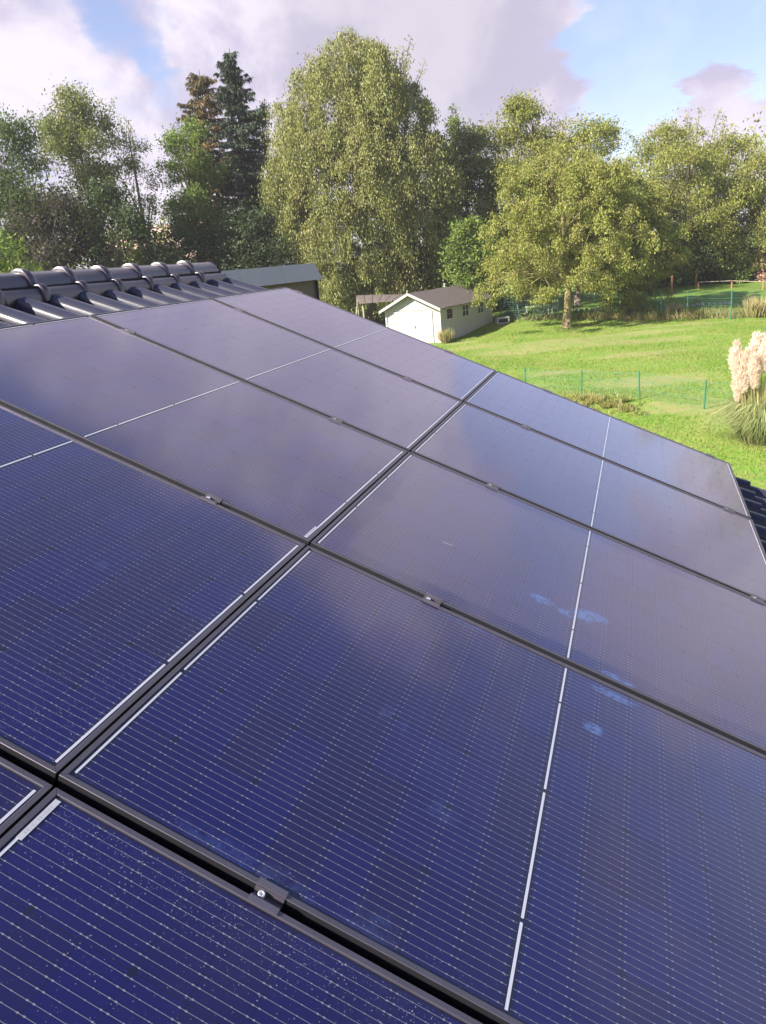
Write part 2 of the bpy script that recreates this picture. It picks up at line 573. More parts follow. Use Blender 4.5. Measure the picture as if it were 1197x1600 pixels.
# ================================================================== GROUND
gr = np.concatenate([np.linspace(-500, -40, 12), np.linspace(-36, 40, 115), np.linspace(46, 500, 12)])
gdv = np.concatenate([np.linspace(-300, -5, 8), np.linspace(0, 70, 141), np.linspace(74, 120, 10), np.linspace(150, 900, 12)])
RR, DD = np.meshgrid(gr, gdv)
ZZ = ground_z(RR, DD)
PX = CAM[0] + RR * RGT[0] + DD * FWD[0]
PY = CAM[1] + RR * RGT[1] + DD * FWD[1]
nv, nu = RR.shape
idx = np.arange(nv * nu).reshape(nv, nu)
faces = np.stack([idx[:-1, :-1], idx[:-1, 1:], idx[1:, 1:], idx[1:, :-1]], -1).reshape(-1, 4)
me = bpy.data.meshes.new('lawn')
me.from_pydata(np.stack([PX, PY, ZZ + CAM[2]], -1).reshape(-1, 3).tolist(), [], faces.tolist())
me.polygons.foreach_set('use_smooth', [True] * len(me.polygons))


def garden_coords(t):
    pos = t.node('ShaderNodeNewGeometry').outputs['Position']
    sub = t.node('ShaderNodeVectorMath', operation='SUBTRACT')
    t.put(sub.inputs[0], pos)
    sub.inputs[1].default_value = (CAM[0], CAM[1], 0)
    return t.dot(sub.outputs[0], (RGT[0], RGT[1], 0)), t.dot(sub.outputs[0], (FWD[0], FWD[1], 0))


# worn patches (right, away, radii)
WORN = [(7.6, 37.0, 2.8, 1.3), (9.8, 38.5, 3.8, 1.6), (11.6, 32.6, 2.4, .7), (10.0, 26.5, 2.6, 1.2), (12.8, 36.5, 3.5, 1.2), (14.2, 39.5, 3.0, .9),
        (17.0, 41.0, 3.2, 0.5), (9.0, 22.0, 1.3, .5), (8.7, 22.6, .7, .35), (5.8, 40, 2.0, .9), (10.4, 18.8, 1.2, .6), (9.7, 21.4, 1.0, .45), (5.0, 42.3, 1.3, .5), (7.5, 29.8, 1.6, .7)]
m, t, o = new_mat('grass_ground')
r_, d_ = garden_coords(t)
rd = t.xyz(r_, t.math('MULTIPLY', d_, 0.55), 0.0)
rdf = t.xyz(r_, d_, 0.0)
na = t.noise(rd, 0.55, 6, 0.65, 0.4)
nb = t.noise(rdf, 3.2, 5, 0.7)
nc = t.noise(rdf, 26.0, 3, 0.7)
c = t.mix(t.ramp(na, 0.36, 0.64), (0.140, 0.280, 0.030), (0.230, 0.300, 0.065))
c = t.mix(t.ramp(nb, 0.45, 0.70, 0, 0.75), c, (0.30, 0.265, 0.10))
c = t.mix(t.ramp(nc, 0.40, 0.72, 0, 0.75), c, (0.050, 0.095, 0.012))
nd = t.noise(rdf, 8.0, 4, 0.7)
c = t.mix(t.ramp(nd, 0.52, 0.72, 0, 0.65), c, (0.055, 0.115, 0.014))
c = t.mix(t.ramp(nd, 0.45, 0.28, 0, 0.5), c, (0.32, 0.33, 0.10))
acc = None
for (a, b, ra, rb) in WORN:
    x = t.math('DIVIDE', t.math('SUBTRACT', r_, a), ra)
    y = t.math('DIVIDE', t.math('SUBTRACT', d_, b), rb)
    w = t.ramp(t.math('ADD', t.math('MULTIPLY', x, x), t.math('MULTIPLY', y, y)), 1.5, 0.1)
    acc = w if acc is None else t.math('MAXIMUM', acc, w)
worn = t.ramp(t.math('ADD', acc, t.math('MULTIPLY', t.math('SUBTRACT', t.noise(rdf, 1.8, 9, 0.82), 0.5), 4.4)), 0.25, 1.30, 0, 0.45)
c = t.mix(worn, c, t.mix(nb, (0.30, 0.215, 0.125), (0.40, 0.30, 0.19)))
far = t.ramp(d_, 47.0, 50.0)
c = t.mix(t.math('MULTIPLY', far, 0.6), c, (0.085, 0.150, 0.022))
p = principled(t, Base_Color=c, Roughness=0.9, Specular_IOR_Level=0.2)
b = t.node('ShaderNodeBump')
b.inputs['Strength'].default_value = 0.7
b.inputs['Distance'].default_value = 0.06
t.put(b.inputs['Height'], t.math('ADD', nb, t.math('MULTIPLY', nc, 0.6)))
t.l.new(b.outputs[0], p.inputs['Normal'])
t.l.new(p.outputs[0], o.inputs[0])
MAT['lawn'] = m
lawn = link_mesh('lawn', me, m, kind='structure')
lawn['label'] = 'sunlit patchy green lawn with worn brown areas'

# ================================================================== HOUSE UNDER THE PANELS
house = empty('house', roof_pt(0, 1.6, -0.2))
tag(house, 'house with dark glazed tile roof carrying the solar panels', 'house')
house_loc = Vector(house.location)
HI = Matrix.Translation(-house_loc)


def hpart(name, mb, mat, smooth=False, kind=None):
    o_ = mb.build(name, mat, house, -house_loc, smooth=smooth, kind=kind)
    return o_


V0, V1 = -5.0, 4.78
URIDGE, NR = -2.45, -0.10
xr, zr = roof_pt(URIDGE, 0, -0.2)[0], roof_pt(URIDGE, 0, -0.2)[2]
xe, ze = roof_pt(2.95, 0, -0.2)[0], roof_pt(2.95, 0, -0.2)[2]
gz = CAM[2] - 5.3
mb = MB()
xb = 2 * xr - xe
pw = [(xb + .35, gz), (xe - .35, gz), (xe - .35, ze + .02), (xr, zr - .12), (xb + .35, ze + .02)]
n = len(pw)
vv = [(x, V0 + .1, z) for x, z in pw] + [(x, V1 - .08, z) for x, z in pw]
mb.add(vv, [tuple(range(n)), tuple(range(2 * n - 1, n - 1, -1))] + [(i, i + n, (i + 1) % n + n, (i + 1) % n) for i in range(n)])
hpart('wall', mb, MAT['render'])
mb = MB()
prof = [(xe, ze), (xr, zr), (xb, ze), (xb, ze - .04), (xr, zr - .04), (xe, ze - .04)]
n = len(prof)
vv = [(x, V0, z) for x, z in prof] + [(x, V1 - .03, z) for x, z in prof]
mb.add(vv, [tuple(range(n)), tuple(range(2 * n - 1, n - 1, -1))] + [(i, i + n, (i + 1) % n + n, (i + 1) % n) for i in range(n)])
hpart('roof_deck', mb, MAT['deck'])

# pan tile: a flat hollow and one rounded roll, 0.25 wide, 0.40 long, laid 0.34 apart
TW, TL, TE = 0.246, 0.42, 0.345
prof = []
for i in range(6):
    x = i / 5
    prof.append((0.0 + x * 0.135, 0.010 * (1 - math.sin(math.pi * x)) + (0.004 if i in (0,) else 0)))
for i in range(1, 10):
    a = math.pi * i / 9
    prof.append((0.135 + 0.062 - 0.062 * math.cos(a), 0.010 + 0.058 * math.sin(a) ** 0.8))
prof.append((TW + 0.018, 0.008))
mb = MB()
npf = len(prof)
vs = []
for (uu, lift) in ((0.0, 0.0), (TL, 0.034)):           # up-slope end lies on the deck, the lower end rides on the next tile
    for (y, z) in prof:
        vs.append((uu, y, z + lift + 0.014))
    for (y, z) in prof:
        vs.append((uu, y, z + lift - 0.002))
fs = []
for i in range(npf - 1):
    fs.append((i, i + 1, 2 * npf + i + 1, 2 * npf + i))
    fs.append((npf + i, 3 * npf + i, 3 * npf + i + 1, npf + i + 1))
    fs.append((2 * npf + i, 2 * npf + i + 1, 3 * npf + i + 1, 3 * npf + i))
    fs.append((i, npf + i, npf + i + 1, i + 1))
for e in (0, npf - 1):
    fs.append((e, 2 * npf + e, 3 * npf + e, npf + e))
mb.add(vs, fs)
tile_me = recalc(mb.mesh('roof_tile', True))
tile_me.materials.append(MAT['tile'])
try:
    tile_me.set_sharp_from_angle(angle=R(50))
except Exception:
    pass
TN = -0.20
tile_rot = Matrix.Rotation(PITCH, 4, 'Y')
ncol = int((V1 - V0) / TW)
field = MB()
tv = np.array([v.co[:] for v in tile_me.vertices])
tf = [tuple(p_.vertices) for p_ in tile_me.polygons]
for k in range(15):
    front = 2.98 - TE * k - 0.005
    up = front - TL
    if up < -2.72:
        continue
    for cidx in range(ncol):
        v = V1 - TW * (cidx + 1) - 0.018
        seen = (front < -1.35 and v > 0.8) or (front > 1.7 and v > 1.2) or cidx < 1
        if seen:
            o_ = bpy.data.objects.new('roof_tile', tile_me)
            COL.objects.link(o_)
            o_.parent = house
            ju, jv, jn = rng.normal(0, .003), rng.normal(0, .0015), rng.normal(0, .0015)
            P = roof_pt(up + ju, v + jv, TN + jn)
            o_.matrix_local = HI @ Matrix.Translation(Vector(P)) @ tile_rot @ Matrix.Rotation(R(rng.normal(0, .35)), 4, 'Z')
        else:
            q = np.array([roof_pt(up + a[0], v + a[1], TN + a[2]) for a in tv])
            field.add(q, tf)
fo = hpart('tile_field', field, MAT['tile'], True, 'stuff')

# ridge tiles: barrel with a wing on each side, a raised collar at the near end
sec = []
for i in range(7):                       # lower wing roll (towards the camera), barrel, far wing
    a = math.pi * (1 - i / 6)
    sec.append((0.128 + 0.040 * -math.cos(math.pi - a) * -1, -0.012 + 0.036 * math.sin(a)))
sec = [(0.182, -0.125), (0.182, -0.070), (0.172, -0.030), (0.150, -0.008), (0.126, -0.004), (0.108, -0.008), (0.098, 0.000)]
for i in range(9):
    a = math.pi * (i / 8)
    sec.append((0.098 * math.cos(a) * 0.96, 0.012 + 0.098 * math.sin(a)))
sec += [(-0.098, 0.000), (-0.108, -0.008), (-0.126, -0.004), (-0.150, -0.008), (-0.172, -0.030), (-0.182, -0.070), (-0.182, -0.125)]
sec = np.array(sec) * np.array([0.86, 0.74])
RL = 0.335


def ridge_mesh():
    stations = [(-0.030, 1.05, .007), (-0.026, 1.10, .013), (0.005, 1.11, .016), (0.018, 1.08, .011), (0.026, 1.01, .002), (0.034, 1.0, 0.0),
                (RL + 0.02, 0.985, -0.004)]
    mb_ = MB()
    npt = len(sec)
    vs_ = []
    for (y, s, dz_) in stations:
        for (x, z) in sec:
            vs_.append((x * (1 + (s - 1) * 0.6), y, z * (1 + (s - 1) * 0.5) + dz_))
    for (y, s, dz_) in reversed(stations):
        for (x, z) in sec:
            vs_.append((x * 0.90, y, z - 0.016 + min(dz_, 0.004)))
    ns = 2 * len(stations)
    fs_ = []
    for k in range(ns):
        k2 = (k + 1) % ns
        for i in range(npt - 1):
            fs_.append((k * npt + i, k2 * npt + i, k2 * npt + i + 1, k * npt + i + 1))
    mb_.add(vs_, fs_)
    me_ = recalc(mb_.mesh('ridge_tile', True))
    me_.materials.append(MAT['ridge'])
    try:
        me_.set_sharp_from_angle(angle=R(55))
    except Exception:
        pass
    return me_


rt_me = ridge_mesh()
RX, RZ = roof_pt(URIDGE, 0, -0.140)[0], roof_pt(URIDGE, 0, -0.140)[2]
k = 0
RV = V1 - 0.10
y = RV + 0.02 - RL
while y > -2.2:
    o_ = bpy.data.objects.new('ridge_tile', rt_me)
    COL.objects.link(o_)
    o_.parent = house
    o_.matrix_local = HI @ Matrix.Translation((RX + rng.normal(0, .003), y, RZ + rng.normal(0, .002))) @ Matrix.Rotation(R(rng.normal(0, .3)), 4, 'Z')
    y -= RL
mb = MB()
capv = [(x * .97, RV + 0.034, z) for x, z in sec] + [(x * .97, RV + 0.020, z) for x, z in sec]
npt = len(sec)
mb.add(capv, [tuple(range(npt)), tuple(range(2 * npt - 1, npt - 1, -1))] + [(i, i + npt, i + 1 + npt, i + 1) for i in range(npt - 1)])
recalc(mb.mesh('x'))
co = mb.build('ridge_end_cap', MAT['ridge'], house, Vector((RX, 0, RZ)) - house_loc)

for sg_ in (-1, 1):  # dark strip added so the bright gap under the ridge reads as shade
    mb = MB()
    mb.box((RX + sg_ * 0.125, (RV - 2.3) / 2, RZ - 0.085), (0.012, RV + 2.3, 0.17))
    hpart('ridge_gap_shade_strip', mb, MAT['deck'])

# ================================================================== SOLAR PANELS
PL, PWD = 1.736, 1.134                  # length down the slope, width along the ridge
PVp, PUp = 1.158, 1.742
LIP = 0.0115


def frame_me():
    mb_ = MB()
    h = 0.035

    def bar(p0, p1, q0, q1):            # mitred bar between outer edge p0-p1 and inner edge q0-q1
        v = [(*p0, 0), (*p1, 0), (*q1, -0.0015), (*q0, -0.0015), (*p0, -h), (*p1, -h), (*q1, -h), (*q0, -h)]
        mb_.add(v, [(0, 1, 2, 3)], 0)
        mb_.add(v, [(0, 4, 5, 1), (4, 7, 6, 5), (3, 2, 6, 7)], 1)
    a, bq = PL, PWD
    O = [(0, 0), (a, 0), (a, bq), (0, bq)]
    I = [(LIP, LIP), (a - LIP, LIP), (a - LIP, bq - LIP), (LIP, bq - LIP)]
    for i in range(4):
        j = (i + 1) % 4
        bar(O[i], O[j], I[i], I[j])
    return recalc(mb_.mesh('frame'))


def frame_me2():
    """mitred aluminium frame with a small bright inner edge"""
    mb_ = MB()
    h = 0.035
    a, b_ = PL, PWD
    for i in range(4):
        lv = []
        for (ins, z) in ((0.0, -h), (0.0, -0.0008), (0.0008, 0.0), (LIP - 0.0012, 0.0), (LIP, -0.0008), (LIP, -0.0042)):
            e = 0.0004
            c_ = [(ins + e, ins), (a - ins - e, ins)] if i == 0 else [(a - ins, ins + e), (a - ins, b_ - ins - e)] if i == 1 else \
                [(a - ins - e, b_ - ins), (ins + e, b_ - ins)] if i == 2 else [(ins, b_ - ins - e), (ins, ins + e)]
            lv += [(c_[0][0], c_[0][1], z), (c_[1][0], c_[1][1], z)]
        fs_ = [(2 * k_, 2 * k_ + 1, 2 * k_ + 3, 2 * k_ + 2) for k_ in range(5)]
        mb_.add(lv, fs_)
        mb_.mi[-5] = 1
    return mb_.mesh('frame')


f_me = frame_me2()
f_me.materials.append(MAT['frame'])
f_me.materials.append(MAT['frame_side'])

ZG = -0.0040
mb = MB()
mb.box((PL / 2, PWD / 2, ZG - 0.00156), (PL - 2 * LIP + 0.004, PWD - 2 * LIP + 0.004, 0.003))
mb.box((PL / 2, PWD / 2, -0.030), (PL - 0.06, PWD - 0.06, 0.002))
b_me = mb.mesh('backsheet')
b_me.materials.append(MAT['back'])

CU, CV = 0.0910, 0.1815
HALF0 = 0.026
MIDG = 0.020
cu_pitch = (PL / 2 - HALF0 - MIDG / 2) / 9
cv_pitch = (PWD - 0.032) / 6
cs = cu_pitch - CU


def cell_poly(flip):
    w, l_ = CU, cv_pitch - 0.0018
    ch = 0.011
    pts_ = [(0, 0), (w - ch, 0), (w - ch * 0.35, ch * 0.30), (w, ch), (w, l_ - ch), (w - ch * .35, l_ - ch * .30), (w - ch, l_), (0, l_)]
    if flip:
        pts_ = [(w - x, y_) for x, y_ in reversed(pts_)]
    return pts_


cell_me = []
for fl in (0, 1):
    mbc = MB()
    mbc.prism(cell_poly(fl), -0.0004, 0.00005)
    q = mbc.mesh('solar_cell')
    q.materials.append(MAT['cell'])
    cell_me.append(q)
cell_pos = []
for hf in (0, 1):
    u0 = HALF0 if hf == 0 else PL / 2 + MIDG / 2
    for i in range(9):
        for j in range(6):
            cell_pos.append((u0 + i * cu_pitch + cs / 2, 0.016 + j * cv_pitch + 0.00125, (i + hf) % 2))
mb = MB()
for (cu, cv, fl) in cell_pos:
    mb.prism([(cu + x, cv + y_) for x, y_ in cell_poly(fl)], ZG - 0.0004, ZG + 0.00005)
cells_joined = mb.mesh('solar_cells')
cells_joined.materials.append(MAT['cell'])

# silver wires: ten on each string of cells, with solder pads, joined (540 short pieces on each panel)
NB = 10
V = []
z = ZG + 0.0006
for j in range(6):
    for b_ in range(NB):
        v = 0.016 + j * cv_pitch + cv_pitch * (b_ + 0.5) / NB
        for hf in (0, 1):
            ua = 0.018 if hf == 0 else PL / 2 + 0.006
            ub = PL / 2 - 0.006 if hf == 0 else PL - 0.018
            w = 0.00040
            V.append([(ua, v - w, z), (ub, v - w, z), (ub, v + w, z), (ua, v + w, z)])
            u0 = HALF0 if hf == 0 else PL / 2 + MIDG / 2
            for i in range(9):
                for q_ in (0.06, 0.35, 0.65, 0.94):
                    uc = u0 + (i + q_) * cu_pitch
                    s_ = 0.0013 if q_ in (0.06, 0.94) else 0.0009
                    V.append([(uc - s_ * 1.4, v - s_, z + .0001), (uc + s_ * 1.4, v - s_, z + .0001), (uc + s_ * 1.4, v + s_, z + .0001), (uc - s_ * 1.4, v + s_, z + .0001)])
wire_me = quads_mesh('busbar_wire', np.array(V))
wire_me.materials.append(MAT['wire'])


def strip_me(l_, w):
    return MB().box((0, l_ / 2, ZG + 0.0009), (w, l_, 0.0010)).mesh('connector_ribbon')


def ribbon(l_, w=0.0055):
    q_ = strip_me(l_, w)
    q_.materials.append(MAT['ribbon'])
    return q_


rib2, rib1 = ribbon(2 * cv_pitch - 0.014), ribbon(cv_pitch - 0.008)
m, t, o = new_mat('serial_sticker')
pos = t.node('ShaderNodeTexCoord').outputs['Object']
sx, sy, _ = t.sep(pos)
tick = t.math('GREATER_THAN', t.noise(t.xyz(0, sy, 0), 420, 2), 0.52)
band = t.math('MULTIPLY', t.math('LESS_THAN', t.math('ABSOLUTE', sx), 0.0028), t.math('LESS_THAN', t.math('ABSOLUTE', sy), 0.036))
p = principled(t, Base_Color=t.mix(t.math('MULTIPLY', t.math('MULTIPLY', tick, band), 0.55), (0.34, 0.34, 0.40), (0.12, 0.12, 0.15)), Roughness=0.5)
t.l.new(p.outputs[0], o.inputs[0])
st_me = MB().box((0, 0, 0), (0.0115, 0.094, 0.0006)).mesh('serial_sticker')
st_me.materials.append(m)

# drops of dew, the pale base colour paints in their sun glints
drop_m, t, o = new_mat('dew_drop')
p = principled(t, Base_Color=(0.42, 0.44, 0.60), Roughness=0.12, Transmission_Weight=0.62, IOR=1.33, Specular_IOR_Level=0.9)
t.l.new(p.outputs[0], o.inputs[0])
ring = np.arange(6) * math.pi / 3


def drops(name, uv, rad, parent):
    n_ = len(uv)
    v = np.zeros((n_, 13, 3))
    for k_, (rr, hh) in enumerate(((1.0, 0.0), (0.72, 0.42))):
        v[:, k_ * 6:(k_ + 1) * 6, 0] = uv[:, :1] + rad[:, None] * rr * np.cos(ring)
        v[:, k_ * 6:(k_ + 1) * 6, 1] = uv[:, 1:2] + rad[:, None] * rr * np.sin(ring)
        v[:, k_ * 6:(k_ + 1) * 6, 2] = ZG + 0.0006 + rad[:, None] * hh
    v[:, 12, 0], v[:, 12, 1] = uv[:, 0], uv[:, 1]
    v[:, 12, 2] = ZG + 0.0006 + rad * 0.6
    base = [(i, (i + 1) % 6, 6 + (i + 1) % 6, 6 + i) for i in range(6)] + [(6 + i, 6 + (i + 1) % 6, 12, 12) for i in range(6)]
    quad = np.array(base[:6])
    tri = np.array([(6 + i, 6 + (i + 1) % 6, 12) for i in range(6)])
    off = (np.arange(n_) * 13)[:, None, None]
    Q = (quad[None] + off).reshape(-1, 4)
    T = (tri[None] + off).reshape(-1, 3)
    me_ = bpy.data.meshes.new(name)
    me_.vertices.add(n_ * 13)
    me_.vertices.foreach_set('co', v.reshape(-1).astype(np.float32))
    li = np.concatenate([Q.reshape(-1), T.reshape(-1)])
    me_.loops.add(len(li))
    me_.loops.foreach_set('vertex_index', li.astype(np.int32))
    me_.polygons.add(len(Q) + len(T))
    ls = np.concatenate([np.arange(len(Q)) * 4, len(Q) * 4 + np.arange(len(T)) * 3])
    me_.polygons.foreach_set('loop_start', ls.astype(np.int32))
    me_.update(calc_edges=True)
    me_.polygons.foreach_set('use_smooth', [True] * (len(Q) + len(T)))
    return link_mesh(name, me_, drop_m, parent, kind='stuff')


PANEL_LABEL = {
    (0, -1): 'solar panel in the lower left corner, only frame end and few wet cells showing',
    (1, -1): 'nearest dark blue solar panel with white serial sticker and band of dew',
    (0, 0): 'dew-speckled solar panel at the left, in the ridge-side row, sparkling with droplets',
    (1, 0): 'large blue solar panel in the centre with blue smears near its bottom frame',
    (0, 1): 'solar panel two places from the ridge end, small sticker at its lower corner',
    (1, 1): 'solar panel with brownish dull film and bright blue smudges beside its white centre line',
    (0, 2): 'lilac reflecting solar panel, second from the far gable end in the ridge-side row',
    (1, 2): 'solar panel second from the lawn edge in the lower row, reflecting pale clouds',
    (0, 3): 'farthest solar panel next to the end of the roof ridge, its edge against the shed',
    (1, 3): 'solar panel along the lawn edge in the lower row, reflecting blue sky',
}
rows_off = {-1: 0.014, 0: 0.0, 1: 0.0, 2: 0.002, 3: -0.001}
for (row, k), lab in PANEL_LABEL.items():
    u0 = (-PUp + 0.003 if row == 0 else 0.003) + rows_off[k]
    v0 = k * PVp + (PVp - PWD) / 2
    pn = empty('solar_panel', roof_pt(u0, v0, 0), ROT)
    tag(pn, lab, 'solar panel', 'solar panels on the tiled roof')
    link_mesh('frame', f_me, None, pn)
    link_mesh('backsheet', b_me, None, pn)
    if k <= 1:
        for (cu, cv, fl) in cell_pos:
            link_mesh('solar_cell', cell_me[fl], None, pn, (cu, cv, ZG))
    else:
        link_mesh('solar_cells', cells_joined, None, pn, kind='stuff')
    link_mesh('busbar_wires', wire_me, None, pn, kind='stuff')
    for ue in (0.0185, PL - 0.0185):
        for j in range(3):
            link_mesh('connector_ribbon', rib2, None, pn, (ue, 0.016 + 2 * j * cv_pitch + 0.007, 0))
    yv = 0.016
    for wd_, me_ in ((1, rib1), (2, rib2), (2, rib2), (1, rib1)):
        link_mesh('connector_ribbon', me_, None, pn, (PL / 2, yv + (0.004 if wd_ == 1 else 0.007), 0))
        yv += wd_ * cv_pitch
    if (row, k) == (1, -1):
        link_mesh('serial_sticker', st_me, None, pn, (0.0215, PWD - 0.066, ZG + 0.0022))
    if (row, k) == (0, 1):
        link_mesh('serial_sticker', st_me, None, pn, (PL - 0.0215, 0.066, ZG + 0.0022))
    if (row, k) == (0, 0):
        n_ = 7500
        uv = np.stack([PL - 0.02 - 1.3 * rng.random(n_) ** 1.3, 0.02 + (PWD - 0.04) * rng.random(n_) ** 1.1], 1)
        drops('dew_drops', uv, 0.0004 + 0.0007 * rng.random(n_) ** 2.4, pn)
    if (row, k) == (0, 1):
        n_ = 2500
        uv = np.stack([0.3 + (PL - 0.33) * rng.random(n_), 0.02 + (PWD - 0.04) * rng.random(n_)], 1)
        drops('dew_drops', uv, 0.0005 + 0.0006 * rng.random(n_) ** 2.0, pn)
    if (row, k) == (0, -1):
        n_ = 1500
        uv = np.stack([0.9 + (PL - 0.93) * rng.random(n_), 0.3 + (PWD - 0.33) * rng.random(n_)], 1)
        drops('dew_drops', uv, 0.0004 + 0.0007 * rng.random(n_) ** 2.4, pn)
    if (row, k) == (1, -1):
        n_ = 1300
        off_ = 0.018 + np.abs(rng.normal(0.03, 0.045, n_)) + 0.05 * (rng.random(n_) < .15) * rng.random(n_)
        uv = np.stack([0.03 + 0.95 * rng.random(n_), PWD - off_], 1)
        n2_ = 700
        uv2 = np.stack([0.02 + 0.45 * rng.random(n2_), PWD - 0.02 - 0.45 * rng.random(n2_) ** 1.3], 1)
        uv = np.concatenate([uv, uv2])
        uv = uv[(uv[:, 1] > 0.02) & (uv[:, 1] < PWD - 0.016)]
        drops('dew_drops', uv, 0.00035 + 0.0008 * rng.random(len(uv)) ** 2.8, pn)
    if (row, k) == (1, 0):
        n_ = 260
        uv = np.stack([0.05 + 1.5 * rng.random(n_), 0.016 + np.abs(rng.normal(0.02, 0.03, n_))], 1)
        drops('dew_drops', uv, 0.0004 + 0.0007 * rng.random(n_) ** 2.2, pn)
    if (row, k) == (1, 1):              # a dry white leaf-shaped dropping
        a = np.arange(14) * 2 * math.pi / 14
        mbd = MB()
        mbd.prism([(0.38 - u0 + 0.024 * math.cos(x) * (1 + .15 * math.sin(3 * x)), 1.58 - v0 + 0.007 * math.sin(x) * (1 + .2 * math.cos(2 * x))) for x in a], ZG + 0.0006, ZG + 0.0014)
        mbd.build('dried_dropping', simple('chalky_white', (0.15, 0.15, 0.21), 0.9), pn)

# clamps between the panels
TOPZ = 0.0


def clamp_meshes():
    g = PVp - PWD                      # gap
    L_ = 0.056
    b1 = MB()
    b1.box((0, g / 2 + 0.0062, 0.0021), (L_, 0.0125, 0.003))
    b1.box((0, -g / 2 - 0.0062, 0.0021), (L_, 0.0125, 0.003))
    b1.box((0, g / 2 - 0.0019, -0.0070), (L_ - 0.0004, 0.003, 0.0150))
    b1.box((0, -g / 2 + 0.0019, -0.0070), (L_ - 0.0004, 0.003, 0.0150))
    b1.box((0, 0, -0.0165), (L_ - 0.0008, g - 0.001, 0.004))
    bd = b1.mesh('body')
    bd.materials.append(MAT['clamp'])
    b2 = MB()
    prof_ = [(0.0, -0.0045), (0.0026, -0.0045), (0.0030, 0.0), (0.0058, 0.0), (0.0066, -0.001), (0.0066, -0.008)]
    sg = 16
    vs_ = []
    for (r_0, z_) in prof_[1:]:
        for i in range(sg):
            an = 2 * math.pi * i / sg
            hexf = 1.0 if r_0 > 0.0031 else 1.0
            vs_.append((r_0 * hexf * math.cos(an), r_0 * math.sin(an), z_))
    fs_ = []
    for k_ in range(len(prof_) - 2):
        for i in range(sg):
            fs_.append((k_ * sg + i, (k_ + 1) * sg + i, (k_ + 1) * sg + (i + 1) % sg, k_ * sg + (i + 1) % sg))
    fs_.append(tuple(range(sg)))
    b2.add(vs_, fs_)
    bo = recalc(b2.mesh('bolt', True))
    bo.materials.append(MAT['bolt'])
    return bd, bo


cl_body, cl_bolt = clamp_meshes()
em = MB()
em.box((0, -0.006, 0.0021), (0.062, 0.0125, 0.003))
em.box((0, 0.006, -0.016), (0.0616, 0.010, 0.039))
end_body = em.mesh('body')
end_body.materials.append(MAT['clamp'])
CL = [(0.44, 0, 'black mid clamp with bright round bolt on the nearest gap, beside the bottom panels'),
      (0.43, 1, 'mid clamp on the gap above the large central blue panel'),
      (0.41, 2, 'mid clamp on the gap above the filmy brownish panel'),
      (0.40, 3, 'mid clamp on the gap just below the lawn-edge panel, near the row joint'),
      (1.61, 1, 'mid clamp on the gap above the central blue panel, close to the eaves'),
      (1.61, 2, 'mid clamp at the right picture edge on the gap above the filmy panel'),
      (1.61, 3, 'mid clamp near the eaves end of the lawn-edge panel'),
      (-0.355, 1, 'mid clamp on the gap above the dew-speckled panel'),
      (-0.37, 2, 'mid clamp on the ridge-side gap in the middle of the lilac panels'),
      (-0.36, 3, 'mid clamp on the ridge-side gap below the farthest panel'),
      (-1.51, 2, 'small mid clamp near the top of the ridge-side gap beside the roof tiles'),
      (-1.52, 3, 'farthest mid clamp, at the top of the gap beside the ridge end')]
for (u, k, lab) in CL:
    c_ = empty('mid_clamp', roof_pt(u, k * PVp, TOPZ), ROT)
    tag(c_, lab, 'clamp', 'clamps holding the solar panels')
    link_mesh('body', cl_body, None, c_)
    link_mesh('bolt', cl_bolt, None, c_, (-0.012, 0, 0.0005))
for (u, lab) in [(-1.63, 'end clamp on the far panel edge below the grey fascia'), (-0.38, 'end clamp on the far panel edge in front of the white shed'),
                 (0.40, 'end clamp on the far panel edge left of the green fence posts'), (1.60, 'end clamp on the far panel edge by the eaves corner')]:
    c_ = empty('end_clamp', roof_pt(u, 4 * PVp - (PVp - PWD) / 2 + 0.001, TOPZ), ROT)
    tag(c_, lab, 'clamp', 'clamps holding the solar panels')
    link_mesh('body', end_body, None, c_)

for i, (u, lab) in enumerate([(-1.56, 'black mounting rail under the panels nearest the ridge'), (-0.36, 'black mounting rail under the ridge-side panels above the row joint'),
                              (0.42, 'black mounting rail under the lower panels below the row joint'), (1.60, 'black mounting rail under the panels nearest the eaves')]):
    mb = MB()
    mb.box((0, 1.75, -0.0555), (0.04, 5.72, 0.040))
    ro = mb.build('mounting_rail', MAT['frame_side'], None, roof_pt(u, 0, 0), ROT)
    tag(ro, lab, 'mounting rail', 'rails under the solar panels')


# ================================================================== TREES
def env_radius(kind, t_):
    t_ = np.clip(t_, 0, 1)
    if kind == 'round':
        return np.sin(np.pi * np.clip(t_ * 0.92 + 0.06, 0, 1)) ** 0.55
    if kind == 'weep':
        return np.minimum(1.0, (0.78 + 0.45 * t_) * np.clip((1 - t_) * 1.95, 0, 1) ** 0.60 * 1.02)
    if kind == 'column':
        return np.clip((1 - t_) * 3.0, 0, 1) ** 0.6 * (0.8 + 0.2 * np.sin(t_ * 6))
    if kind == 'cone':
        return np.clip(1 - t_, 0, 1) ** 0.8
    if kind == 'vase':
        return np.clip(0.35 + 1.0 * t_, 0, 1) * np.clip((1 - t_) * 2.6, 0, 1) ** 0.6
    if kind == 'umbrella':
        return np.clip(1 - (t_ - 0.25) ** 2 / 0.58, 0, 1) ** 0.62
    return np.ones_like(t_)


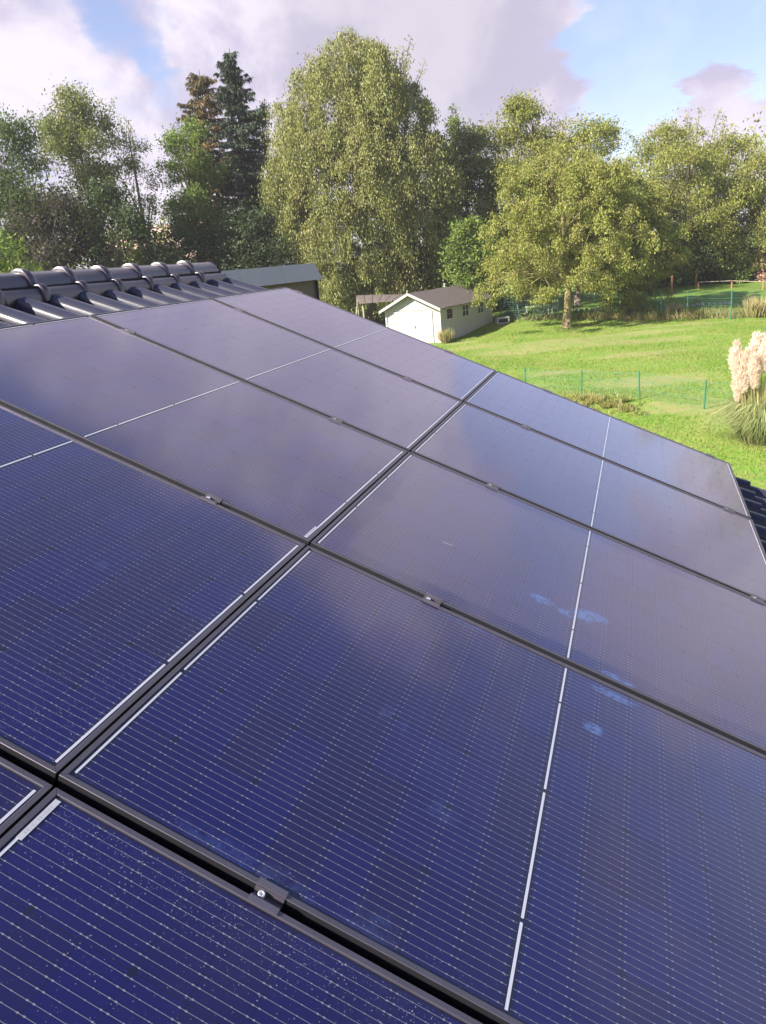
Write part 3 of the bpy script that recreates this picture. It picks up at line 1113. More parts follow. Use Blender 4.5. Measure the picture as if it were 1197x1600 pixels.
def tree(name, label, r, d, hw, ztop, zbot, env, lm, bark, nclus, per, ll, cs_=0.7, droop=0.25, hang=0.0, sl=1.0, lobes=11, group='trees behind the lawn',
         cat='tree', shoots=0, trunk_r=0.2, lean=(0, 0), ground=True, fill=0.35, wr=0.5, limbs=9, gaps=0.0, rough=0.22, hwd=None):
    base = gg(r, d, -0.1)
    H0 = CAM[2] + zbot - base[2]
    H1 = CAM[2] + ztop - base[2]
    root = empty(name, base)
    tag(root, label, cat, group)
    hwd = hwd or hw
    # lobes of the outline
    ph = rng.random(8) * 6.28
    def rad(t_, az):
        lob = 1 + rough * (np.sin(3 * az + ph[0] + 4 * t_) * 0.5 + np.sin(5 * az + ph[1] - 7 * t_) * 0.4 + np.sin(2 * az + ph[2] + 11 * t_) * 0.45)
        return env_radius(env, t_) * lob
    n_ = nclus
    tt = rng.random(n_ * 4)
    keep = rng.random(n_ * 4) < np.clip(env_radius(env, tt), 0.12, 1)
    tt = tt[keep][:n_]
    n_ = len(tt)
    az = rng.random(n_) * 2 * math.pi
    rho = np.where(rng.random(n_) < fill, rng.random(n_) ** 0.5 * 0.85, 0.80 + 0.24 * rng.random(n_))
    rr = rad(tt, az) * rho
    th = H0 + (H1 - H0) * tt
    ax = np.stack([np.cos(az), np.sin(az)], 1)
    # world axes: width across the view, depth along it
    XY = ax[:, :1] * rr[:, None] * hw * RGT + ax[:, 1:] * rr[:, None] * hwd * FWD
    C = np.stack([XY[:, 0] + lean[0] * tt, XY[:, 1] + lean[1] * tt, th], 1)
    if lobes:
        nl = lobes
        lt_ = np.linspace(0.10, 0.88, nl) + rng.normal(0, .04, nl)
        la = np.arange(nl) * 2.4 + rng.random() * 6
        lr = rad(lt_, la) * (0.50 + 0.22 * rng.random(nl))
        LCt = np.stack([np.cos(la) * lr * hw, np.sin(la) * lr * hwd, H0 + (H1 - H0) * lt_], 1)
        rl = (0.30 + 0.22 * rng.random(nl)) * (0.45 + 0.55 * env_radius(env, lt_))
        sel = rng.random(n_) < 0.72
        q = rng.integers(0, nl, n_)
        dv = unit(rng.normal(size=(n_, 3)) + np.array([0, 0, 0.35])) * (0.75 + 0.3 * rng.random((n_, 1)))
        P_ = LCt[q] + dv * np.stack([rl[q] * hw, rl[q] * hwd, rl[q] * min(hw * 0.85, (H1 - H0) * 0.3)], 1)
        W_ = np.concatenate([P_[:, :1] * RGT + P_[:, 1:2] * FWD, P_[:, 2:3]], 1)
        W_[:, 2] = np.minimum(W_[:, 2], H1)
        C = np.where(sel[:, None], W_, C)
    # ---- wood
    wood = MB()
    tp = [(0, 0, 0), (0.03 * hw, 0.02 * hw, H1 * 0.25), (-0.03 * hw + lean[0] * .3, 0.03 * hw, H1 * 0.55), (lean[0] * .8, lean[1] * .8, H1 * 0.93)]
    tk = np.linspace(0, 1, 9)
    tp = np.array(tp)
    path = np.stack([np.interp(tk, [0, .27, .58, 1], tp[:, i]) for i in range(3)], 1)
    radii = trunk_r * (1 - tk) ** 0.8 + 0.015
    radii[0] *= 1.35
    wood.tube(path, radii, 8)
    trunk_o = wood.build('trunk', bark, root, smooth=True)
    br = MB()
    li = rng.choice(n_, min(limbs, n_), replace=False)
    nodes = []
    for i in li:
        f = np.clip((C[i, 2] / H1) * 0.75, 0.12, 0.9)
        s = np.array([np.interp(f, tk, path[:, q]) for q in range(3)])
        e_ = C[i] * np.array([0.85, 0.85, 1])
        mid = s * 0.5 + e_ * 0.5 + np.array([0, 0, 0.10 * np.linalg.norm(e_ - s)])
        ts = np.linspace(0, 1, 5)[:, None]
        pth = (1 - ts) ** 2 * s + 2 * ts * (1 - ts) * mid + ts ** 2 * e_
        r0 = trunk_r * (1 - f) * 0.55 + 0.02
        br.tube(pth, np.linspace(r0, 0.015, 5), 5, cap=False)
        nodes.append(pth[2:])
    nodes = np.concatenate(nodes)
    for i in range(0, n_, 2):
        q = nodes[np.argmin(np.sum((nodes - C[i]) ** 2, 1) + 3 * np.maximum(nodes[:, 2] - C[i, 2], 0))]
        mid = (q + C[i]) / 2 + rng.normal(0, .12, 3)
        br.tube([q, mid, C[i]], [0.022, 0.015, 0.007], 3, cap=False)
    # ---- leaves
    npc = rng.poisson(per, n_) + 3
    tot = int(npc.sum())
    ci = np.repeat(np.arange(n_), npc)
    csz = cs_ * (0.6 + 0.8 * rng.random(n_))
    g3 = rng.normal(0, 0.5, (tot, 3)) * csz[ci][:, None]
    g3[:, 2] *= 0.75
    if hang > 0:
        hl = hang * (0.4 + 1.0 * rng.random(n_))[ci]
        s_ = rng.random(tot)
        g3[:, :2] *= (0.35 + 0.5 * s_)[:, None]
        g3[:, 2] = g3[:, 2] * 0.35 - s_ * hl
        # strands lean outwards a little then fall
        g3[:, :2] += ax[ci] @ np.stack([RGT, FWD]) * (np.sqrt(s_) * 0.22 * hl)[:, None]
    LC = C[ci] + g3
    LC[:, 2] = np.maximum(LC[:, 2], 0.15)
    D = rng.normal(size=(tot, 3))
    D[:, 2] -= droop * 4
    D = unit(D)
    lens = ll * (0.65 + 0.7 * rng.random(tot))
    Q = [leaves(LC, D, lens, lens * wr)]
    for s in range(shoots):
        a0 = rng.random() * 6.28
        k0 = 0.75 * rng.random() ** 0.5
        b0 = np.concatenate([math.cos(a0) * k0 * hw * RGT + math.sin(a0) * k0 * hwd * FWD, [H1 - (H1 - H0) * (0.16 + 0.1 * k0)]])
        dr = np.array([*(b0[:2] * 0.35 / max(hw, 1)), 0]) + np.array([rng.normal(0, .25), rng.normal(0, .25), 1.0])
        ln = min((H1 - H0) * (0.16 + 0.16 * rng.random()), sl * (0.9 + 1.0 * rng.random()))
        dr = dr / np.linalg.norm(dr)
        e_ = b0 + dr * ln
        br.tube([b0, b0 + dr * ln * .5 + rng.normal(0, .05, 3), e_], [0.035, 0.022, 0.006], 4, cap=False)
        ns_ = int(34 * ln)
        s2 = rng.random(ns_)
        pc = b0 + dr * ln * s2[:, None] + rng.normal(0, .13, (ns_, 3))
        dd2 = unit(rng.normal(size=(ns_, 3)) + dr * 0.6 - np.array([0, 0, droop * 2]))
        l2 = ll * (0.7 + .6 * rng.random(ns_))
        Q.append(leaves(pc, dd2, l2, l2 * wr))
    br.build('branches', bark, root)
    link_mesh('crown', quads_mesh('crown', np.concatenate(Q)), lm, root)
    return root


def bush(name, label, r, d, hw, ztop, lm, n_leaf, ll, group='bushes behind the lawn', hwd=None, cat='bush', env='round', zb=None, bark=None):
    zb_ = float(ground_z(r, d)) + 0.1 if zb is None else zb
    return tree(name, label, r, d, hw, ztop, zb_, env, lm, bark or MAT['darkbark'], max(24, n_leaf // 70), 70, ll, cs_=0.28 * hw + 0.15, droop=0.1,
                group=group, cat=cat, trunk_r=0.06, limbs=7, fill=0.4, hwd=hwd, rough=0.3)


B, DB, YB = MAT['bark'], MAT['darkbark'], MAT['yellowbark']
# left group
tree('broadleaf_tree', 'dark green leafy tree cut by the left picture edge', -19.3, 46, 2.4, 9.8, -1.5, 'round', LM['darkgreen'], B, 260, 172, 0.155, 0.75, rough=0.36)
bush('copper_shrub', 'tall purple-brown shrub in shade behind the roof ridge at the left', -16.5, 44, 2.3, 5.5, LM['copper'], 16000, 0.20)
tree('ash_tree', 'olive green upright tree with feathery top, second from the left', -16.0, 50, 2.5, 11.3, 1.0, 'vase', LM['olive'], B, 190, 152, 0.155, 0.7, 0.15, shoots=16, fill=0.45)
tree('thin_tree', 'thin sparse tree with sky showing through, left of the two spruces', -13.5, 52, 1.25, 9.9, 1.0, 'round', LM['olive'], B, 60, 80, 0.141, 0.6, shoots=8)
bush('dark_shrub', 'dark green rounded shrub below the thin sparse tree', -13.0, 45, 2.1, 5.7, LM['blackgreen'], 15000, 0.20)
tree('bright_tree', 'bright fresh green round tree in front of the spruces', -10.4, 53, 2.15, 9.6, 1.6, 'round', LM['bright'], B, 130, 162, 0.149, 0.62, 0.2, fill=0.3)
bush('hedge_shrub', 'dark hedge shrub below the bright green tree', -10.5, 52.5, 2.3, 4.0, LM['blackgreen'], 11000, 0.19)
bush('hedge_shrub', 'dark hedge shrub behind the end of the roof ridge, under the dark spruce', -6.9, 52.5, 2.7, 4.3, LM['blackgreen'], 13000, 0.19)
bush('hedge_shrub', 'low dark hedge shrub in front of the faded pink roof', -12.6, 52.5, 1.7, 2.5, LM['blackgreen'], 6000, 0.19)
bush('garden_bush', 'small sunlit yellow-green bush at the left just over the roof ridge', -11.6, 26, 1.25, 2.1, LM['bright'], 9000, 0.13, group=None)


def spruce(label, r, d, hw, ztop, zbot, lm, dens):
    base = gg(r, d, -0.1)
    H0, H1 = CAM[2] + zbot - base[2], CAM[2] + ztop - base[2]
    root = empty('spruce_tree', base)
    tag(root, label, 'tree', 'trees behind the lawn')
    mb_ = MB()
    mb_.tube([(0, 0, 0), (0.05, 0, H1 * .5), (0, 0.03, H1)], [0.26, 0.15, 0.015], 8)
    mb_.build('trunk', MAT['darkbark'], root, smooth=True)
    br = MB()
    Q = []
    z = H0
    while z < H1 - 0.25:
        t_ = (z - H0) / (H1 - H0)
        Rm = hw * (1 - t_) ** 0.55 * (0.75 + 0.4 * rng.random()) + 0.12
        nb_ = int(6 + 4 * (1 - t_))
        for b_ in range(nb_):
            a = rng.random() * 6.28
            Ln = Rm * (0.40 + 0.85 * rng.random())
            h = np.array([math.cos(a), math.sin(a), 0])
            s_ = np.linspace(0, 1, 6)
            rise = 0.34 * t_ - 0.12
            pth = np.array([0, 0, z]) + h * (Ln * s_)[:, None] + np.array([0, 0, 1]) * (Ln * (rise * s_ * 2 - 0.42 * s_ ** 2 * (1 - t_ * .6) + 0.12 * s_ ** 4))[:, None]
            br.tube(pth, np.linspace(0.03, 0.006, 6), 3, cap=False)
            ns_ = int(dens * Ln * 62) + 10
            s2 = 0.12 + 0.88 * rng.random(ns_) ** 0.8
            pc = np.stack([np.interp(s2, s_, pth[:, q]) for q in range(3)], 1)
            side = np.array([-h[1], h[0], 0])
            lat = rng.normal(0, 1, ns_) * (0.07 + 0.24 * Ln * (1 - s2) * 0.5)
            pc = pc + side * lat[:, None]
            dd_ = unit(h * 0.5 + side * np.sign(lat)[:, None] * 0.4 + np.array([0, 0, -0.95]) + rng.normal(0, .3, (ns_, 3)))
            l_ = 0.16 + 0.24 * rng.random(ns_)
            Q.append(leaves(pc, dd_, l_, 0.07, 0.05))
        z += 0.20 + 0.12 * (1 - t_)
    br.build('branches', MAT['darkbark'], root)
    link_mesh('crown', quads_mesh('crown', np.concatenate(Q)), lm, root)


spruce('rusty brown tinged spruce, left one of the pair', -9.5, 57.5, 3.5, 13.3, 1.2, LM['rust'], 0.9)
spruce('tallest dark blue-black spruce standing left of the big weeping tree', -7.1, 56, 2.6, 14.0, 1.0, LM['spruce'], 1.15)
tree('ivy_tree', 'slim light green tree tucked between the dark spruce and the big weeping tree', -5.75, 57.5, 0.9, 11.7, 2.0, 'column', LM['olive'], DB, 70, 70, 0.162, 0.5)

# big weeping tree
tree('weeping_tree', 'tallest big weeping tree with drooping leafy strands behind the white shed', 0.5, 54, 5.7, 13.9, -1.7, 'weep', LM['willow'], B, 820, 296, 0.162, 0.95, 0.75, hwd=4.4,
     hang=1.7, sl=1.3, lobes=0, shoots=34, trunk_r=0.34, fill=0.3, limbs=22, wr=0.42, rough=0.16)

# behind and right of it
tree('conical_tree', 'small pointed bright green conifer tip rising right of the big weeping tree', 7.75, 60, 0.75, 10.0, 3.0, 'cone', LM['bright'], DB, 60, 84, 0.162, 0.35, shoots=1)
tree('broadleaf_tree', 'mid green dense tree just right of the big weeping tree', 8.0, 57, 2.9, 8.8, -2.0, 'column', LM['olive'], DB, 260, 127, 0.186, 0.75, 0.3, rough=0.36)
tree('tall_hedge_tree', 'tall leafy green tree left of the golden-topped tree', 11.7, 56, 3.0, 9.3, -2.2, 'round', LM['goldgreen'], B, 280, 180, 0.155, 0.72, 0.3, shoots=10, rough=0.36)
tree('golden_tree', 'golden-topped tree behind the small lawn tree', 14.9, 54, 3.2, 7.6, -2.2, 'round', LM['gold'], B, 230, 162, 0.155, 0.72, 0.3, shoots=6, rough=0.36)
tree('lawn_tree', 'small yellow-green tree with bare trunk standing on the lawn', 11.75, 45, 4.7, 5.1, -2.35, 'umbrella', LM['gold'], YB, 440, 228, 0.116, 0.62, 0.5, hang=0.8, group=None,
     trunk_r=0.22, limbs=16, wr=0.5, fill=0.4, lobes=22)
tree('fence_tree', 'leafy green tree with dark thin trunk at the back fence, right of the lawn tree', 16.2, 47.0, 2.7, 3.9, -4.1, 'round', LM['goldgreen'], DB, 260, 172, 0.134, 0.6, 0.4, hang=0.5, group=None, trunk_r=0.1)
tree('cherry_tree', 'broad light green tree with long leafy shoots on top at the right', 25.4, 61, 5.0, 7.6, -3.1, 'round', LM['goldgreen'], B, 380, 180, 0.155, 0.75, 0.35, shoots=30, sl=1.7, rough=0.42, trunk_r=0.28, limbs=14)
tree('right_tree', 'yellow-green tree cut by the right picture edge', 30.4, 59.5, 3.4, 5.4, -3.3, 'round', LM['goldgreen'], B, 250, 172, 0.155, 0.72, 0.35, shoots=10, rough=0.36)
bush('lit_shrub', 'sunlit green shrub with bare stakes right of the shed roof', 7.2, 50, 1.65, 2.2, LM['bright'], 9000, 0.19, zb=-2.9)
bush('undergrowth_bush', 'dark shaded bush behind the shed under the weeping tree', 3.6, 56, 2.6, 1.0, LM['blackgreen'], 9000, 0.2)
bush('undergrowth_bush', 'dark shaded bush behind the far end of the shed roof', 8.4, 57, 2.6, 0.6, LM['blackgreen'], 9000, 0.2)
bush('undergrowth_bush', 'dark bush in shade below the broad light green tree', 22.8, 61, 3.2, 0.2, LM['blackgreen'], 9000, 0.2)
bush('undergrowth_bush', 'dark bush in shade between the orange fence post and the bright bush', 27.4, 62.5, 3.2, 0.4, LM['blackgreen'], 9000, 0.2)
bush('laurel_bush', 'bright green low bush at the far lawn edge on the right', 28.6, 59, 1.35, -1.75, LM['bright'], 5000, 0.2, group=None)
bush('dry_hedge', 'dry pinkish brown hedge at the right picture edge', 30.4, 58, 1.0, -0.8, LM['brownhedge'], 5000, 0.18, group=None, cat='hedge')

# far wood, one mass
Q = []
cent = []
for i in range(720):
    seg = rng.random()
    if seg < 0.30:
        r0, d0, top = rng.uniform(-34, -14.8), rng.uniform(56, 68), 4.8
    elif seg < 0.42:
        r0, d0, top = rng.uniform(-10.5, -3.5), rng.uniform(56, 64), 3.4
    else:
        r0, d0, top = rng.uniform(2, 52), rng.uniform(63, 74), 6.6
        if r0 > 33:
            d0 -= 12
            top = 7.0
    zz = float(ground_z(r0, d0)) + 0.3
    hz = zz + (top + 1.3 * math.sin(r0 * 0.8) + rng.normal(0, .6) - zz) * rng.random() ** 0.7
    cent.append(gp(r0, d0, hz))
cent = np.array(cent)
ci = np.repeat(np.arange(len(cent)), 60)
LC = cent[ci] + rng.normal(0, .75, (len(ci), 3))
D = unit(rng.normal(size=(len(ci), 3)) - np.array([0, 0, .8]))
wo = link_mesh('woodland', quads_mesh('woodland', leaves(LC, D, 0.26 + 0.16 * rng.random(len(ci)), 0.17)), LM['goldgreen'], kind='stuff')
wo['label'] = 'dense dark green woodland behind the garden trees'

# ================================================================== DISTANT HOUSE
fh = empty('distant_house', gg(-21.6, 86))
tag(fh, 'distant house with faded pink roof seen between the left trees', 'house')
zb = fh.location.z
mb = MB()
ang = math.atan2(RGT[1], RGT[0])
cx, sxn = math.cos(ang), math.sin(ang)


def rot2(x, y, z):
    return (x * cx - y * sxn, x * sxn + y * cx, z)


Hh = CAM[2] + 2.6 - zb
mb.box((0, 3, Hh / 2), (11, 7, Hh), ang)
mb.build('wall', MAT['render'], fh)
mb = MB()
rp = [(-6, -1.2, Hh - .2), (6, -1.2, Hh - .2), (6, 3, Hh + 3.4), (-6, 3, Hh + 3.4), (6, 7.6, Hh - .2), (-6, 7.6, Hh - .2)]
rp2 = [(x, y, z - .25) for x, y, z in rp]
mb.add([rot2(*q) for q in rp] + [rot2(*q) for q in rp2], [(0, 1, 2, 3), (3, 2, 4, 5), (7, 6, 9, 8), (8, 9, 11, 10), (0, 6, 7, 1), (5, 4, 10, 11), (1, 7, 8, 2), (2, 8, 10, 4), (0, 3, 9, 6), (3, 5, 11, 9)])
mb.build('roof', MAT['pinkroof'], fh)

# ================================================================== FLAT ROOFED ANNEXE
aL, aR = gp(-5.1, 13.8), gp(-1.0, 20.0)
axd = (aR - aL)
axd[2] = 0
alen = np.linalg.norm(axd)
axd /= alen
nrm = np.array([axd[1], -axd[0], 0])          # towards the camera side
if nrm[:2] @ FWD > 0:
    nrm = -nrm
zt, zb_ = CAM[2] + 0.13, CAM[2] - 0.27
an = empty('annexe', (aL[0], aL[1], CAM[2] - 5.1))
tag(an, 'flat roofed annexe with sloping grey metal fascia and brown wall, left of the weeping tree', 'building')
aoff = -Vector(an.location)
npan = 5
for i in range(npan):
    s0, s1 = alen * i / npan + 0.004, alen * (i + 1) / npan - 0.004
    A, Bq = aL + axd * s0, aL + axd * s1
    tp = 0.10
    q = []
    for P_, e in ((A, 0), (Bq, 0.06 if i == npan - 1 else 0)):
        q.append((P_ - axd * 0))
    lo0, lo1 = A + nrm * 0.06, Bq + nrm * 0.06
    hi0, hi1 = A - nrm * tp, Bq - nrm * tp - axd * (0.10 if i == npan - 1 else 0)
    vs = []
    for off in (0.0, 0.02):
        for P_, z_ in ((lo0, zb_), (lo1, zb_), (hi1, zt), (hi0, zt)):
            vs.append(P_[:2].tolist() + [z_])
        if off == 0.0:
            base_vs = vs[:]
    vs = [np.array(v_) for v_ in base_vs] + [np.array(v_) - nrm * 0.05 for v_ in base_vs]
    mb = MB()
    mb.add(vs, [(0, 1, 2, 3), (7, 6, 5, 4), (0, 4, 5, 1), (1, 5, 6, 2), (2, 6, 7, 3), (3, 7, 4, 0)])
    recalc(mb.mesh('x'))
    mb.build('fascia_panel', MAT['zinc'], an, aoff)
mb = MB()
dep = 6.0
ctr = (aL + aR) / 2 - nrm * (dep / 2 + 0.12) + axd * 0.02
axes = np.array([axd, -nrm, [0, 0, 1]])
zg = CAM[2] - 5.2
mb.box((ctr[0], ctr[1], (zg + zb_ + 0.1) / 2), (alen - 0.12, dep, zb_ + 0.1 - zg), axes=axes)
mb.build('wall', MAT['brown'], an, aoff)
mb = MB()
mb.box((ctr[0], ctr[1], zb_ + 0.24), (alen - 0.3, dep, 0.16), axes=axes)
mb.build('roof', MAT['zinc'], an, aoff)
mb = MB()
pc = aR - axd * 0.12 - nrm * 0.07
mb.tube([(pc[0], pc[1], zb_ - .02), (pc[0], pc[1], zg)], 0.035, 8)
mb.build('downpipe', MAT['dark'], an, aoff)

# ================================================================== WHITE SHED
FR = gp(4.22, 43.5)
BRp = gp(7.97, 48.8)
ux = BRp - FR
ux[2] = 0
slen = np.linalg.norm(ux)
ux /= slen
uy = np.array([-ux[1], ux[0], 0])            # from the right wall across to the left wall
if uy[:2] @ RGT > 0:
    uy = -uy
SW = 3.55
zg = CAM[2] - 4.72
shed = empty('garden_shed', (FR[0], FR[1], zg))
tag(shed, 'white wooden garden shed with double doors and brown felt roof', 'shed')
ST = np.array([ux, uy, [0, 0, 1]])            # local (along, across, up)
EH, AP = 2.06, 2.86


def sp(x, y, z):
    return ux * x + uy * y + np.array([0, 0, z])


def sbox(mb_, c, s, mi=0):
    mb_.box(sp(*c), s, axes=ST, mi=mi)


# front gable and back wall as vertical boards, side walls as horizontal boards
def gable_h(y):
    return EH + (AP - EH) * (1 - abs(y - SW / 2) / (SW / 2))


nb_ = 22
bw = SW / nb_
for xx in (0.0, slen):
    for i in range(nb_):
        y0, y1 = i * bw + 0.006, (i + 1) * bw - 0.006
        if xx == 0.0 and 0.42 < (y0 + y1) / 2 < 3.06:
            zlo = 1.93
        else:
            zlo = 0.0
        mb = MB()
        vs = []
        for x_ in (xx - 0.012, xx + 0.012):
            vs += [sp(x_, y0, zlo), sp(x_, y1, zlo), sp(x_, y1, gable_h(y1)), sp(x_, y0, gable_h(y0))]
        mb.add(vs, [(0, 1, 2, 3), (7, 6, 5, 4), (0, 4, 5, 1), (1, 5, 6, 2), (2, 6, 7, 3), (3, 7, 4, 0)])
        mb.build('plank', MAT['white'], shed)
nh = 14
bh = EH / nh
plank_me = None
for yy in (0.0, SW):
    for i in range(nh):
        mb = MB()
        # each board leans out slightly at its lower edge (shiplap)
        z0, z1 = i * bh + 0.003, (i + 1) * bh + 0.002
        sgn = -1 if yy == 0.0 else 1
        vs = []
        for x_ in (0.02, slen - 0.02):
            vs += [sp(x_, yy + sgn * 0.022, z0), sp(x_, yy + sgn * 0.006, z1), sp(x_, yy - sgn * 0.012, z1), sp(x_, yy - sgn * 0.012, z0)]
        mb.add(vs, [(0, 1, 2, 3), (7, 6, 5, 4), (0, 4, 5, 1), (1, 5, 6, 2), (2, 6, 7, 3), (3, 7, 4, 0)])
        recalc(mb.mesh('x'))
        mb.build('plank', MAT['white'], shed)
for (x_, y_) in ((-0.02, -0.03), (-0.02, SW + 0.03), (slen + 0.02, -0.03), (slen + 0.02, SW + 0.03)):
    mb = MB()
    sbox(mb, (x_, y_, EH / 2), (0.10, 0.10, EH))
    mb.build('corner_post', MAT['trim'], shed)
# doors (each: panel of boards, two hinges)
for di, y0 in enumerate((0.44, 1.75)):
    dw = 1.29
    mb = MB()
    sbox(mb, (-0.030, y0 + dw / 2, 0.97), (0.030, dw - 0.02, 1.88))
    dr = mb.build('door', MAT['white'], shed)
    for q in range(6):
        mb = MB()
        sbox(mb, (-0.052, y0 + 0.02 + (q + 0.5) * (dw - 0.04) / 6, 0.97), (0.014, (dw - 0.04) / 6 - 0.012, 1.86))
        mb.build('door_board', MAT['white'], dr)
    hy = y0 + 0.22 if di == 0 else y0 + dw - 0.22
    for zz in (0.45, 1.6):
        mb = MB()
        sbox(mb, (-0.066, hy, zz), (0.012, 0.40, 0.045))
        mb.build('hinge', MAT['greywood'], dr)
    if di == 0:
        mb = MB()
        sbox(mb, (-0.075, y0 + dw - 0.12, 1.0), (0.035, 0.03, 0.14))
        mb.build('handle', MAT['iron'], dr)
mb = MB()
sbox(mb, (-0.055, 1.74, 0.97), (0.03, 0.055, 1.9))
mb.build('door_strip', MAT['trim'], shed)
# windows in the right wall
for (s, ww, hh, zc, red) in ((0.162, 0.78, 0.60, 1.58, True), (0.463, 0.80, 0.66, 1.57, False), (0.765, 0.80, 0.70, 1.56, False)):
    xc = s * slen
    mb = MB()
    for dx_ in (-ww / 2, ww / 2):
        sbox(mb, (xc + dx_, -0.045, zc), (0.06, 0.05, hh + 0.06))
    for dz_ in (-hh / 2, hh / 2):
        sbox(mb, (xc, -0.0455, zc + dz_), (ww - 0.061, 0.05, 0.06))
    fr = mb.build('window', MAT['trim'], shed)
    for px_ in (-1, 1):
        for pz_ in (-1, 1):
            mb = MB()
            sbox(mb, (xc + px_ * ww / 4, -0.034, zc + pz_ * hh / 4), (ww / 2 - 0.03, 0.008, hh / 2 - 0.03))
            mb.build('pane', MAT['redinside'] if red else MAT['glass'], fr)
    if not red:
        mb = MB()
        sbox(mb, (xc, -0.050, zc), (0.035, 0.03, hh - 0.062))
        sbox(mb, (xc, -0.0505, zc), (ww - 0.062, 0.0295, 0.035))
        mb.build('glazing_bar', MAT['trim'], fr)
# roof: overlapping felt strips on each side
ns = 7
oh = 0.28
x0, x1 = -0.38, slen + 0.25
for side in (0, 1):
    for i in range(ns):
        xa, xb_ = x0 + (x1 - x0) * i / ns, x0 + (x1 - x0) * (i + 1) / ns + 0.05
        sl_ = (AP - EH) / (SW / 2)
        ye = -oh if side == 0 else SW + oh
        zr_, ze_ = AP + 0.06, EH - sl_ * oh + 0.06
        up = 0.012 * (i % 2)
        vs = []
        for x_, e in ((xa, 0.0), (xb_, 0.006)):
            for y_, z_ in ((SW / 2, zr_), (ye, ze_)):
                vs.append(sp(x_, y_, z_ + up + e + rng.normal(0, .006)))
        vs += [v_ - np.array([0, 0, 0.035]) for v_ in vs]
        mb = MB()
        mb.add(vs, [(0, 1, 3, 2), (4, 6, 7, 5), (0, 4, 5, 1), (2, 3, 7, 6), (1, 5, 7, 3), (0, 2, 6, 4)])
        recalc(mb.mesh('x'))
        mb.build('roof_felt_strip', MAT['felt'], shed)
for side in (0, 1):
    ye = -oh if side == 0 else SW + oh
    sl_ = (AP - EH) / (SW / 2)
    for xx in (x0 - 0.02, x1 + 0.02):
        mb = MB()
        vs = []
        for x_ in (xx - 0.012, xx + 0.012):
            vs += [sp(x_, SW / 2, AP + 0.07), sp(x_, ye, EH - sl_ * oh + 0.07), sp(x_, ye, EH - sl_ * oh - 0.07), sp(x_, SW / 2, AP - 0.07)]
        mb.add(vs, [(0, 1, 2, 3), (7, 6, 5, 4), (0, 4, 5, 1), (1, 5, 6, 2), (2, 6, 7, 3), (3, 7, 4, 0)])
        recalc(mb.mesh('x'))
        mb.build('bargeboard', MAT['trim'], shed)
mb = MB()
mb.tube([sp(x0 - .02, SW / 2, AP + .04), sp(x0 - .02, SW / 2, AP + .16), sp(x0 - .02, SW / 2, AP + .24)], [0.035, 0.05, 0.01], 6)
mb.build('finial', MAT['greywood'], shed)
mb = MB()
mb.tube([sp(slen * .72, SW * .62, AP - .25), sp(slen * .72, SW * .62, AP + .28)], 0.045, 8)
mb.build('vent_pipe', MAT['concrete'], shed)

# lean-to left of the shed
lt = empty('lean_to', gg(0.0, 49.6))
tag(lt, 'open lean-to with low brown roof and pale posts left of the shed', 'shelter')
lo = -Vector(lt.location)
P4 = [gp(-0.45, 50.4, -1.86), gp(3.0, 48.0, -2.02), gp(2.2, 46.2, -2.20), gp(-0.25, 48.3, -2.28)]
P4 = [np.array(q) for q in P4]
for i in range(6):
    a0, a1 = i / 6, (i + 1) / 6 - 0.012
    q = [P4[0] + (P4[1] - P4[0]) * a0, P4[0] + (P4[1] - P4[0]) * a1, P4[3] + (P4[2] - P4[3]) * a1, P4[3] + (P4[2] - P4[3]) * a0]
    mb = MB()
    vs = q + [v_ - np.array([0, 0, .05]) for v_ in q]
    mb.add(vs, [(0, 1, 2, 3), (7, 6, 5, 4), (0, 4, 5, 1), (1, 5, 6, 2), (2, 6, 7, 3), (3, 7, 4, 0)])
    recalc(mb.mesh('x'))
    mb.build('roof_sheet', MAT['felt'], lt, lo)
for (r0, d0, z1) in ((-0.02, 48.7, -2.30), (-0.35, 50.1, -1.95), (2.3, 46.5, -2.22)):
    b0 = gg(r0, d0, -.05)
    mb = MB()
    mb.tube([b0, (b0[0], b0[1], CAM[2] + z1)], 0.06, 7)
    mb.build('post', MAT['greywood'], lt, lo)
b0, b1 = gg(-0.75, 49.8, -.05), gp(-0.30, 49.9, -2.05)
mb = MB()
mb.tube([b0, b1], 0.05, 6)
mb.build('brace', MAT['greywood'], lt, lo)

# white box beside the shed
bx = empty('planter_box', gg(8.55, 48.2), (0, 0, ang + 0.15))
tag(bx, 'low pale box with dark opening on the grass beside the shed', 'box')
mb = MB()
mb.box((0, 0, 0.17), (0.78, 0.5, 0.34))
mb.box((0, 0, 0.355), (0.84, 0.56, 0.03))
mb.build('body', MAT['concrete'], bx)
mb = MB()
mb.box((0.0, -0.252, 0.17), (0.60, 0.012, 0.22))
mb.build('opening', MAT['dark'], bx)

